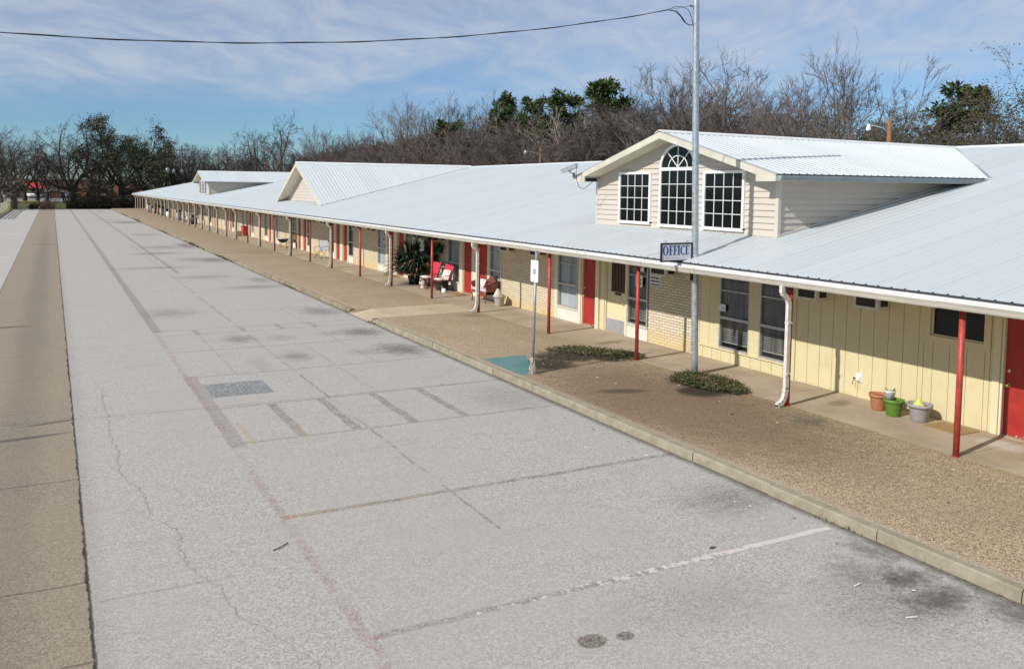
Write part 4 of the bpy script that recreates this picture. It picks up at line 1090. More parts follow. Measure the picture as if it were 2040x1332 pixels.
b.box(xp-.0045, xp-.003, cy_-.052, cy_+.052, cz_-.058, cz_+.058, 0)
def wy_(q): return cy_-q     # +q to the viewer's right
X_ = xp-.0055
b.ball((X_, wy_(-.006), cz_+.040), .002, .009, .009, 1)
b.bar((X_, wy_(-.006), cz_+.030), (X_, wy_(-.004), cz_-.006), .010, .002, 1, (1, 0, 0)); b.bar((X_, wy_(-.006), cz_-.004), (X_, wy_(.020), cz_-.006), .009, .002, 1, (1, 0, 0)); b.bar((X_, wy_(.020), cz_-.004), (X_, wy_(.032), cz_-.038), .009, .002, 1, (1, 0, 0)); b.bar((X_, wy_(-.004), cz_+.014), (X_, wy_(.016), cz_+.013), .007, .002, 1, (1, 0, 0))
pr = None
for i in range(17):
    a = R(110+240*i/16); q = (X_, wy_(.0+.028*math.cos(a)), cz_-.018+.028*math.sin(a))
    if pr: b.bar(pr, q, .007, .002, 1, (1, 0, 0))
    pr = q
b.build('symbol', ['handicap_blue', 'sign_white'], pnl)
b = MB(); rng = random.Random(3)
for (zz, w_, nn) in ((2.52, .20, 7), (2.475, .20, 7), (2.245, .10, 3), (2.185, .17, 6)):
    for i in range(nn): q = -w_/2+w_*i/nn; b.box(xp-.0042, xp-.003, wy_(q+w_/nn*.72), wy_(q), zz-.012, zz+.014)
b.build('faded_lettering', 'faded_ink', pnl)
b = MB()
for zz in (2.57, 2.16): b.ball((xp-.004, 15.06, zz), .004, .008, .008)
b.build('bolt', 'grey_steel', pnl)

# security camera on the dormer corner
cm = thing('security_camera', 'silver bullet security camera with looping cable on the corner of the near dormer', 'camera', (13.9, 20.30, 4.5))
bd = Vector((-.10, .62, -.17)).normalized(); c0 = Vector((13.66, 20.12, 4.73)); a = c0+bd*.30; z_ = c0-bd*.30
b = MB(); b.bar(z_, a, .105, .10); b.bar(z_+Vector((0, 0, .058))-bd*.02, a+Vector((0, 0, .058))+bd*.09, .125, .012); b.build('housing', 'camera_silver', cm, .008)
b = MB(); b.tube([a, a+bd*.012], .04, 12); b.build('lens', 'dormer_glass', cm)
b = MB(); b.bar(c0+Vector((0, 0, -.045)), c0+Vector((0, 0, -.10)), .05, .06); b.tube([c0+Vector((0, 0, -.10)), c0+Vector((.05, -.03, -.13)), (13.86, 20.27, 4.60), (13.925, 20.27, 4.58)], .014, 8); b.box(13.90, 13.93, 20.22, 20.32, 4.48, 4.62); b.build('bracket', 'grey_steel', cm)
b = MB(); s0 = z_+Vector((0, 0, -.05)); b.tube([s0, s0+Vector((-.0, .02, -.08)), s0+Vector((.0, .0, -.35)), s0+Vector((.03, -.10, -.56)), s0+Vector((.08, -.26, -.62)), s0+Vector((.14, -.42, -.50)), (13.90, s0.y-.52, 4.36)], .008, 6); b.build('cable', 'cable_black', cm)
# ------------------------------------------------------------------ porch things
GR = None
def pot(name, label, loc, r, h, mt, rim=.02, cat='plant pot', fill='pot_soil', grp=None):
    t = thing(name, label, cat, loc, grp); x, y, z = loc
    b = MB(); b.lathe([(r*.70, 0), (r*.74, .01), (r*.93, h*.80), (r*.95, h*.82), (r+rim*.6, h*.83), (r+rim*.6, h), (r-.01, h), (r*.90, h*.88), (.01, h*.87)], loc, 24); b.build('pot', mt, t)
    b = MB(); b.lathe([(r*.91, h*.86), (r*.5, h*.90), (.01, h*.91)], loc, 18); b.build('soil', fill, t)
    return t
pot('plant_pot', 'terracotta clay pot with chalky rim at the foot of the yellow board wall', (13.66, 9.98, SZ), .155, .30, 'terracotta')
pot('plant_pot', 'bright green flower pot between the terracotta pot and the grey pot', (13.55, 9.60, SZ), .16, .30, 'pot_green')
t = thing('plant_pot', 'small pale pot with a sprouting plant set on the bright green pot', 'plant pot', (13.60, 9.72, SZ+.30))
b = MB(); b.lathe([(.07, 0), (.095, .13), (.10, .135), (.10, .155), (.085, .155), (.01, .14)], (13.60, 9.72, SZ+.27), 18); b.build('pot', 'pot_white', t)
b = MB(); rng = random.Random(2)
for i in range(26):
    a = rng.uniform(0, 6.28); l_ = rng.uniform(.03, .08); b.tube([(13.60+.05*math.cos(a), 9.72+.05*math.sin(a), SZ+.40), (13.60+(.05+l_*.6)*math.cos(a), 9.72+(.05+l_*.6)*math.sin(a), SZ+.40+l_)], [.012, .003], 5)
b.build('plant', 'cactus_green', t)
pot('plant_pot', 'wide grey flower pot with thick rim and a lime scoop inside', (13.66, 9.19, SZ), .185, .31, 'pot_grey', .035)
t = thing('scoop', 'lime green cone lying in the wide grey flower pot', 'scoop', (13.66, 9.2, SZ+.28))
b = MB(); b.lathe([(.10, 0), (.095, .01), (.03, .10), (.015, .115)], (13.66, 9.21, SZ+.27), 14); b.build('body', 'lime_plastic', t)
def rug(x0, x1, y0, y1, label):
    b = MB(); b.box(x0, x1, y0, y1, SZ+.002, SZ+.014); o = b.build('doormat', 'coir_mat'); tag(o, label, 'doormat')
rug(13.45, 13.98, 8.34, 8.98, 'patterned brown coir doormat before the yellow wall left of the nearest red door')
rug(13.45, 13.98, 27.1, 27.9, 'brown coir doormat before the red door beside the red porch chairs')
rug(13.45, 13.98, 33.7, 34.5, 'dark doormat before the red door beyond the big leafy plant')
mat('water_stain', (.2, .15, .1))

def sling_chair(name, label, loc, rz):
    t = thing(name, label, 'chair', (0, 0, 0), 'red sling chairs on the porch')
    f = MB()
    for s in (-.27, .27):
        f.tube([(-.30, s, 0), (-.22, s, .42), (-.20, s, .60), (-.02, s, .63), (.18, s, .62)], .013, 8)
        f.tube([(.36, s, 0), (.16, s, .40), (-.26, s, .42)], .013, 8)
        f.tube([(.16, s, .38), (.38, s, 1.03), (.40, s, 1.05)], .013, 8)
    f.tube([(-.24, -.27, .42), (-.24, .27, .42)], .012, 8); f.tube([(.39, -.27, 1.04), (.39, .27, 1.04)], .012, 8); f.tube([(.26, -.27, .2), (.26, .27, .2)], .010, 8)
    f.build('frame', 'chair_frame', t)
    s = MB(); s.hexa([(-.26, -.25, .415), (.17, -.25, .385), (.17, .25, .385), (-.26, .25, .415), (-.26, -.25, .425), (.17, -.25, .395), (.17, .25, .395), (-.26, .25, .425)]); s.build('seat', 'chair_red', t)
    s = MB(); s.hexa([(.165, -.25, .39), (.39, -.25, 1.04), (.39, .25, 1.04), (.165, .25, .39), (.150, -.25, .395), (.375, -.25, 1.045), (.375, .25, 1.045), (.150, .25, .395)]); s.build('backrest', 'chair_red', t)
    t.location = loc; t.rotation_euler = (0, 0, rz); return t
sling_chair('patio_chair', 'red sling patio chair nearer the red door, with a cushion behind its seat', (13.53, 28.40, SZ), R(14))
sling_chair('patio_chair', 'red sling patio chair half behind the red post, next to the leafy plant', (13.38, 29.28, SZ), R(10))
def pillow(label, loc, sz, rot):
    b = MB(); n = 10; k = 0
    for s in (1, -1):
        k = len(b.v)
        for i in range(n+1):
            for j in range(n+1):
                u = 2*i/n-1; v = 2*j/n-1; q = (1-abs(u)**3)*(1-abs(v)**3); b.v.append((u*sz[0]*(1-.06*v*v), v*sz[1]*(1-.06*u*u), s*sz[2]*q**.6))
        for i in range(n):
            for j in range(n): a = k+i*(n+1)+j; b.face((a, a+1, a+n+2, a+n+1), 0, True)
    o = b.build('cushion', 'floral_cushion'); o.location = loc; o.rotation_euler = rot; tag(o, label, 'cushion')
pillow('pale floral cushion lying on the seat of the nearer red chair', (13.44, 28.38, SZ+.47), (.24, .24, .06), (0, R(4), R(14)))
pillow('pale floral cushion leaning upright on the back of the nearer red chair', (13.69, 28.43, SZ+.63), (.21, .22, .06), (0, R(-68), R(14)))
pillow('pale floral cushion lying on the seat of the red chair behind the post', (13.28, 29.27, SZ+.47), (.25, .25, .07), (0, R(4), R(10)))
t = thing('garden_statue', 'small pale stone statue under the red chair behind the post', 'statue', (13.2, 29.55, SZ))
b = MB(); b.lathe([(.13, 0), (.13, .05), (.10, .06), (.12, .14), (.14, .22), (.10, .30), (.06, .33)], (13.2, 29.55, SZ), 14); b.ball((13.17, 29.53, SZ+.38), .075, .075, .085); b.ball((13.10, 29.5, SZ+.36), .045, .04, .035); b.build('figure', 'statue_stone', t)
b = MB(); b.box(13.52, 13.84, 28.50, 28.98, SZ, SZ+.30); b.box(13.50, 13.86, 28.48, 29.0, SZ+.30, SZ+.34); tag(b.build('storage_box', 'black_plastic', None, .015), 'black plastic box on the ground under the nearer red chair', 'box')
t = thing('watering_can', 'small white watering can on the ground by the nearer red chair', 'watering can', (13.42, 28.05, SZ))
b = MB(); b.lathe([(.085, 0), (.09, .02), (.08, .14), (.06, .16), (.01, .16)], (13.42, 28.05, SZ), 16); b.build('body', 'white_plastic', t)
b = MB(); b.tube([(13.42, 28.13, SZ+.05), (13.42, 28.20, SZ+.16), (13.42, 28.22, SZ+.24)], [.022, .016, .024], 10); b.build('spout', 'white_plastic', t)
b = MB(); b.tube([(13.42, 27.98, SZ+.04), (13.42, 27.92, SZ+.10), (13.42, 27.98, SZ+.16)], .010, 8); b.build('handle', 'white_plastic', t)

def strap_plant(name, label, loc, n, ln, wd, spread, mats_, seed, potr=.25, poth=.35, z0=.35, droop=1.0, cat='potted plant', mt='terracotta', zs=(-.05, .12)):
    t = thing(name, label, cat, loc); rng = random.Random(seed); x, y, z = loc
    if potr:
        b = MB(); b.lathe([(potr*.72, 0), (potr, poth), (potr*.9, poth), (potr*.85, poth*.9), (.01, poth*.9)], loc, 20); b.build('pot', mt, t)
    b = MB()
    for i in range(n):
        a = rng.uniform(0, 6.283); el = rng.uniform(R(25), R(88)); L_ = ln*rng.uniform(.6, 1.1); w_ = wd*rng.uniform(.6, 1.2)
        hx_, hy_ = math.cos(a), math.sin(a); p = Vector((x+hx_*spread*rng.random(), y+hy_*spread*rng.random(), z+z0+rng.uniform(*zs)*ln))
        sd_ = Vector((-hy_, hx_, 0)); d = Vector((hx_*math.cos(el), hy_*math.cos(el), math.sin(el))); prev = None; seg_ = 6; mi = rng.randrange(len(mats_))
        for s in range(seg_+1):
            f = s/seg_; ww = w_*math.sin(math.pi*min(1, .12+f*.88))**.8*.5
            c_ = (p-sd_*ww, p+Vector((0, 0, -.15*ww)), p+sd_*ww)
            if prev: b.quad(prev[0], prev[1], c_[1], c_[0], mi, True); b.quad(prev[1], prev[2], c_[2], c_[1], mi, True)
            prev = c_; p = p+d*(L_/seg_); d = (d+Vector((0, 0, -.26*droop*(.5+f)))).normalized()
    b.build('foliage', mats_, t, fix=False); return t
strap_plant('potted_plant', 'very large dark bushy plant with long drooping leaves beside the red chairs', (13.45, 30.95, SZ), 1150, 1.08, .085, .62, ['leaf_dark', 'leaf_dark', 'leaf_dark', 'leaf_dark', 'leaf_dry', 'leaf_tropical'], 3, .28, .36, .42, 1.25, mt='black_plastic', zs=(-.06, .52))
t = strap_plant('potted_plant', 'tall broad-leaved green banana plant behind the red chairs', (13.72, 30.0, SZ), 26, .95, .27, .08, ['leaf_tropical', 'leaf_tropical', 'leaf_dark'], 8, .20, .32, 1.05, 1.0, mt='black_plastic')
b = MB()
for i in range(5): b.tube([(13.72+.05*math.cos(i*1.3), 30+.05*math.sin(i*1.3), SZ+.28), (13.72+.09*math.cos(i*1.3), 30+.09*math.sin(i*1.3), SZ+1.35)], [.03, .018], 7)
b.build('stem', 'leaf_tropical', t)
t = strap_plant('hanging_plant', 'green fern hanging from the soffit above the nearer red chair', (13.3, 28.15, 1.62), 90, .36, .055, .09, ['leaf_tropical', 'leaf_tropical', 'leaf_dark'], 11, .12, .14, .14, 1.6, 'hanging plant', 'black_plastic')
b = MB()
for i in range(3): b.tube([(13.3+.12*math.cos(2.1*i), 28.15+.12*math.sin(2.1*i), 1.77), (13.3, 28.15, 2.43)], .004, 4)
b.build('hanger', 'cable_black', t)
strap_plant('hanging_plant', 'dark leafy hanging basket under the eave above the red chairs', (13.35, 29.1, 1.85), 80, .42, .05, .09, ['leaf_dark', 'leaf_tropical'], 12, .12, .14, .14, 1.6, 'hanging plant', 'black_plastic')
t = thing('bird_feeder', 'white box bird feeder hanging under the eave beside the red post', 'bird feeder', (13.25, 29.75, 1.62))
b = MB(); b.box(13.19, 13.31, 29.68, 29.82, 1.62, 2.06); b.build('body', 'pot_white', t)
b = MB(); b.prism([(29.64, 2.06), (29.86, 2.06), (29.75, 2.15)], 'x', 13.15, 13.35); b.tube([(13.25, 29.75, 2.14), (13.25, 29.75, 2.43)], .004, 4); b.build('roof', 'statue_stone', t)
b = MB(); b.box(13.183, 13.19, 29.70, 29.80, 1.70, 1.80); b.box(13.183, 13.19, 29.70, 29.80, 1.88, 1.98); b.build('opening', 'black_plastic', t)
t = thing('garden_ornament', 'silver and black flower ornament hanging by the red door left of the leafy plant', 'ornament', (13.7, 34.9, 1.5))
b = MB(); rng = random.Random(3)
for i in range(14):
    a = rng.uniform(0, 6.28); b.ball((13.7, 34.9+rng.uniform(-.16, .16), 1.75+rng.uniform(-.34, .34)), .03, .05, .045, i % 2, 6, 4)
b.tube([(13.7, 34.9, 1.4), (13.7, 34.9, 2.43)], .008, 5); b.build('flowers', ['flag_white', 'black_plastic'], t)
# settee
t = thing('settee', 'ornate carved brown settee with pale seat behind the white downspout', 'settee', (13.75, 25.3, SZ))
b = MB(); yA, yB = 24.80, 25.88
for y in (yA+.04, yB-.04):
    for x in (13.50, 13.98):
        b = MB(); b.tube([(x, y, SZ+.40), (x-.03, y, SZ+.28), (x+.01, y, SZ+.12), (x-.02, y, SZ)], [.035, .03, .018, .024], 8)
        b.build('leg', 'wood_brown', t)
b = MB(); b.box(13.48, 13.98, yA, yB, SZ+.30, SZ+.39); b.build('seat_rail', 'carved_wood', t, .01)
b = MB(); b.box(13.47, 13.95, yA+.05, yB-.05, SZ+.39, SZ+.48); b.build('seat', 'settee_cloth', t, .03)
b = MB(); n = 16; topc = []
for i in range(n+1):
    f = i/n; topc.append((yA+(yB-yA)*f, SZ+.72+.13*math.sin(math.pi*f)**2+.05*math.cos(4*math.pi*f)))
k = len(b.v)
for y, z in topc: b.v += [(13.93, y, SZ+.42), (13.99, y, z), (14.04, y, z), (14.0, y, SZ+.42)]
for i in range(n):
    q = k+4*i
    for j in range(4): b.face((q+j, q+(j+1) % 4, q+4+(j+1) % 4, q+4+j))
b.face((k, k+1, k+2, k+3)); q = k+4*n; b.face((q+3, q+2, q+1, q))
b.build('backrest', 'carved_wood', t)
for y in (yA, yB-.05):
    b = MB(); b.prism([(13.50, SZ+.30), (13.50, SZ+.52), (13.45, SZ+.60), (13.46, SZ+.67), (13.54, SZ+.70), (13.62, SZ+.64), (13.78, SZ+.64), (13.92, SZ+.70), (14.0, SZ+.74), (14.0, SZ+.30)], 'y', y, y+.05)
    b.tube([(13.50, y+.025, SZ+.63), (13.52, y+.025, SZ+.635)], .06, 10); b.tube([(13.55, y+.025, SZ+.67), (13.98, y+.025, SZ+.74)], .035, 8)
    b.build('arm', 'carved_wood', t)
pillow('pale cushion propped against the far arm of the carved settee', (13.70, 25.58, SZ+.60), (.20, .21, .06), (0, R(-60), R(10)))
t = pot('plant_pot', 'round concrete pot holding an upturned pale pot beside the carved settee', (13.68, 24.20, SZ), .20, .36, 'concrete_pot', .03)
t = thing('upturned_pot', 'pale stone pot lying tilted in the round concrete pot', 'pot', (13.66, 24.25, SZ+.36))
b = MB(); b.lathe([(.17, -.06), (.165, -.04), (.05, .20), (.03, .22)], (13.66, 24.27, SZ+.36), 14); b.build('body', 'statue_stone', t)
# camp chair
t = thing('camp_chair', 'grey folding camp chair standing against the cream brick wall', 'camp chair', (0, 0, 0))
b = MB()
for s in (-.26, .26):
    b.tube([(-.28, s, 0), (.26, s, .46), ], .011, 6); b.tube([(.28, s, 0), (-.24, s, .44)], .011, 6); b.tube([(.2, s, .40), (.34, s, .98)], .011, 6); b.tube([(-.24, s, .44), (-.22, s, .62), (.25, s, .66)], .012, 6)
b.tube([(-.28, -.26, 0), (-.24, .26, .44)], .01, 6); b.tube([(-.28, .26, 0), (-.24, -.26, .44)], .01, 6)
b.build('frame', 'black_plastic', t)
b = MB(); b.hexa([(-.25, -.27, .43), (.22, -.27, .38), (.22, .27, .38), (-.25, .27, .43), (-.25, -.27, .445), (.22, -.27, .395), (.22, .27, .395), (-.25, .27, .445)]); b.build('seat', 'camp_cloth', t)
b = MB(); b.hexa([(.20, -.27, .40), (.34, -.27, .98), (.34, .27, .98), (.20, .27, .40), (.185, -.27, .40), (.325, -.27, .98), (.325, .27, .98), (.185, .27, .40)]); b.build('backrest', 'camp_cloth', t)
t.location = (13.45, 44.05, SZ); t.rotation_euler = (0, 0, R(35))
t = thing('hanging_basket', 'dark bowl planter on a thin stand in front of the brick wall under the gable', 'planter', (13.6, 52.9, SZ))
b = MB(); b.lathe([(.02, .28), (.18, .32), (.34, .44), (.40, .56), (.40, .58), (.36, .58), (.30, .46), (.01, .38)], (13.6, 52.9, SZ), 20); b.build('bowl', 'black_plastic', t)
b = MB(); b.lathe([(.405, .545), (.41, .56), (.405, .585), (.385, .59)], (13.6, 52.9, SZ), 20); b.build('rim', 'statue_stone', t)
b = MB()
for i in range(3): b.tube([(13.6+.28*math.cos(2.1*i), 52.9+.28*math.sin(2.1*i), SZ), (13.6+.2*math.cos(2.1*i), 52.9+.2*math.sin(2.1*i), SZ+.38)], .012, 6)
b.build('stand', 'chair_frame', t)
def wood_chair(name, label, loc, rz, mt):
    t = thing(name, label, 'chair', (0, 0, 0)); b = MB()
    for x in (-.2, .2):
        for y in (-.22, .22): b.bar((x*1.1, y, 0), (x, y, .42 if x < 0 else .95), .04, .04)
    b.build('frame', mt, t)
    b = MB(); b.box(-.24, .24, -.25, .25, .42, .45); b.build('seat', mt, t)
    b = MB()
    for z in (.58, .70, .82): b.box(.19, .215, -.22, .22, z, z+.08)
    b.build('backrest', mt, t); t.location = loc; t.rotation_euler = (0, 0, rz); return t
wood_chair('wooden_chair', 'brown wooden chair beside the dark bowl planter under the gable', (13.75, 51.3, SZ), R(20), 'wood_brown')
b = MB(); b.box(13.75, 14.03, 66.0, 66.8, SZ, SZ+.72); b.box(13.72, 14.05, 65.95, 66.85, SZ+.72, SZ+.76); tag(b.build('cabinet', 'post_red', None, .01), 'dark red wooden cabinet against the far yellow wall', 'cabinet')
pot('plant_pot', 'pale round planter in front of the dark red cabinet', (13.2, 65.3, SZ), .30, .42, 'concrete_pot', .03)
# clutter at the far end of the porch
rngf = random.Random(21)
def bin_(label, loc, r, h, mt):
    t = thing('barrel_planter', label, 'planter', loc); b = MB(); b.lathe([(r*.85, 0), (r, h*.5), (r*.9, h), (r*.8, h), (.01, h*.92)], loc, 14); b.build('barrel', mt, t)
    b = MB()
    for i in range(70):
        a = rngf.uniform(0, 6.28); q = Vector((loc[0]+r*.6*math.cos(a)*rngf.random(), loc[1]+r*.6*math.sin(a)*rngf.random(), loc[2]+h*.92)); d = Vector((math.cos(a)*.6, math.sin(a)*.6, 1)).normalized(); sd_ = Vector((-math.sin(a), math.cos(a), 0))*.05; L_ = rngf.uniform(.2, .6)
        b.quad(q-sd_*.4, q+d*L_*.5-sd_, q+d*L_, q+d*L_*.5+sd_, rngf.randrange(2))
    b.build('plant', ['leaf_dark', 'oak_leaves'], t, fix=False)
for (y, x, lab, mt, hh) in ((125.5, 12.75, 'tall grey tub with a dark plant, farthest along the porch', 'planter_grey', 1.0), (121.0, 13.1, 'black tub with a dark bushy plant near the flag', 'black_plastic', 1.1), (116.5, 13.0, 'brown tub of trailing plants in the cluttered far porch', 'wood_brown', .9), (112.0, 12.9, 'pale grey tub of foliage amid the far porch clutter', 'planter_grey', .9), (108.5, 13.1, 'wide dark tub of leaves beside the far patio table', 'black_plastic', .75), (105.5, 12.9, 'short pale barrel with a few leaves on the far porch', 'pot_white', .7), (97.5, 13.0, 'grey barrel of dry plants by the farther metal chair', 'planter_grey', .8), (86.3, 13.0, 'dark tub of green plants by the nearer metal chair', 'black_plastic', .75)):
    bin_(lab, (x, y, SZ), .34, hh, mt)
for (y, x, lab, mt) in ((94.0, 13.0, 'dark metal chair on the far porch beyond the small table', 'chair_frame'), (90.3, 13.0, 'grey metal chair in the middle of the far porch', 'planter_grey'), (87.6, 13.1, 'brown chair nearest of the three on the far porch', 'wood_brown')):
    wood_chair('porch_chair', lab, (x, y, SZ), R(rngf.uniform(-20, 40)), mt)
t = thing('patio_table', 'small patio table between the chairs on the far porch', 'table', (13.0, 92.2, SZ)); b = MB(); b.lathe([(.42, .70), (.45, .71), (.45, .73), (.01, .73)], (13.0, 92.2, SZ), 18); b.build('tabletop', 'statue_stone', t)
b = MB(); b.tube([(13, 92.2, SZ), (13, 92.2, SZ+.70)], .03, 8); b.lathe([(.25, 0), (.22, .03), (.03, .06)], (13, 92.2, SZ), 12); b.build('leg', 'chair_frame', t)
t = thing('kettle_grill', 'round lidded grill on the far porch with a pale lid', 'grill', (12.8, 123.3, SZ)); b = MB(); b.ball((12.8, 123.3, SZ+.95), .33, .33, .25); b.build('lid', 'pot_white', t)
b = MB(); b.lathe([(.06, .62), (.30, .78), (.34, .93), (.01, .93)], (12.8, 123.3, SZ), 14)
for i in range(3): b.tube([(12.8+.34*math.cos(2.1*i), 123.3+.34*math.sin(2.1*i), SZ), (12.8+.15*math.cos(2.1*i), 123.3+.15*math.sin(2.1*i), SZ+.75)], .018, 6)
b.build('bowl', 'black_plastic', t)
t = thing('flag', 'small striped flag hanging from a porch post at the far end', 'flag', (12.2, 123.1, 1.3)); b = MB()
for i in range(7): b.hexa([(12.02-.02*(i % 2), 122.6-.06*i, 2.15-.11*i), (12.02, 123.6-.05*i, 2.15-.11*i), (12.05, 123.6-.05*i, 2.15-.11*i), (12.05, 122.6-.06*i, 2.15-.11*i), (12.02, 122.6-.06*i, 2.255-.11*i), (12.02, 123.6-.05*i, 2.255-.11*i), (12.05, 123.6-.05*i, 2.255-.11*i), (12.05, 122.6-.06*i, 2.255-.11*i)], i % 2)
b.box(11.99, 12.012, 123.15, 123.6, 1.85, 2.25, 2); b.build('cloth', ['flag_red', 'flag_white', 'flag_blue'], t)
b = MB(); b.tube([(12.33, 123.7, 2.1), (12.0, 123.65, 2.35)], .015, 6); b.build('staff', 'flag_white', t)

# litter on the lot
def leaf(label, x, y, l_, w_, a, mt, z=.006, cat='leaf'):
    b = MB(); c, s = math.cos(a), math.sin(a); P_ = [(-1, 0, 0), (-.4, .8, .35), (.3, 1, .3), (1, 0, .1), (.4, -.7, .3), (-.3, -.9, .25)]
    top = [(x+l_*(p[0]*c)-w_*p[1]*s, y+l_*p[0]*s+w_*p[1]*c, z+.012*p[2]) for p in P_]; b.poly(top); b.poly([(p[0], p[1], p[2]-.003) for p in top][::-1])
    o = b.build('fallen_leaf' if cat == 'leaf' else 'straw_scrap', mt); tag(o, label, cat)
leaf('curled black leaf lying alone on the pavement below the kerb', 6.86, 7.03, .055, .022, .1, 'ink_dark')
leaf('dark brown leaf on the gravelly apron below the light pole', 10.95, 10.85, .05, .018, .4, 'bark_dark', .145)
def scrap(label, x, y, l_, a):
    b = MB(); b.bar((x, y, .008), (x+l_*math.cos(a), y+l_*math.sin(a), .012), .012, .008); tag(b.build('straw_scrap', 'flag_white'), label, 'scrap')
scrap('thin white scrap on the oil stained pavement, nearer the photographer', 7.45, 5.05, .12, -.3)
scrap('thin white scrap on the pavement above the brown stains near the kerb', 7.55, 5.7, .10, .1)
b = MB(); b.tube([(2.2, 9.02, .01), (2.3, 9.06, .014), (2.4, 9.15, .01)], .006, 5); tag(b.build('twig', 'bark_dark'), 'bent dark twig lying left of the faded red stripe', 'twig')
b = MB(); rng = random.Random(71)
for i in range(150):
    q = rng.random()
    if q < .35: x, y, z = rng.uniform(9.2, 12.3), rng.uniform(5, 23), .142
    elif q < .7: x, y, z = rng.gauss(11.3, .9), rng.choice((16.0, 12.6))+rng.gauss(0, .7), .145
    else: x, y, z = 8.7-abs(rng.gauss(0, .5)), rng.uniform(4, 26), .003
    x = min(x, 12.3) if z > .1 else x
    if z > .1 and x < 9.0: continue
    l_ = rng.uniform(.012, .038); a = rng.uniform(0, 6.28); c, s_ = math.cos(a)*l_, math.sin(a)*l_
    b.quad((x-c, y-s_, z+.004), (x+s_*.4, y-c*.4, z+.010), (x+c, y+s_, z+.006), (x-s_*.4, y+c*.4, z+.012), rng.choice((0, 0, 1, 2)))
o = b.build('leaf_litter', ['bark_dark', 'leaf_dry', 'flag_white'], fix=False); tag(o, 'scattered bits of dead leaf and litter on the apron and by the kerb', 'leaf litter', kind='stuff')
# weeds along the kerb foot
b = MB(); rng = random.Random(31)
for (yc, n_, sp, hh) in ((5.0, 40, .9, .03), (6.9, 24, .4, .05), (12.2, 14, 1, .03), (19.0, 30, 2.0, .03), (23.4, 60, .3, .06), (25.6, 60, .3, .06), (33, 90, 1.5, .07), (47, 220, 2.2, .12), (58.5, 260, 3, .14), (75, 200, 4, .1), (100, 260, 5, .16), (118, 120, 5, .15)):
    for i in range(n_):
        x = 8.77-abs(rng.gauss(0, .05)); y = yc+rng.gauss(0, sp*.5); a = rng.uniform(0, 6.28); d = Vector((math.cos(a)*.5, math.sin(a)*.5, 1)).normalized(); s_ = Vector((-math.sin(a), math.cos(a), 0))*hh*.18; L_ = hh*rng.uniform(.4, 1.2); o = Vector((x, y, .0))
        b.quad(o-s_*.5, o+d*L_*.5-s_, o+d*L_, o+d*L_*.5+s_, rng.randrange(2))
o = b.build('weeds', ['leaf_bed', 'leaf_dry'], fix=False); tag(o, 'small weeds and dry tufts sprouting along the foot of the kerb', 'weeds', kind='stuff')
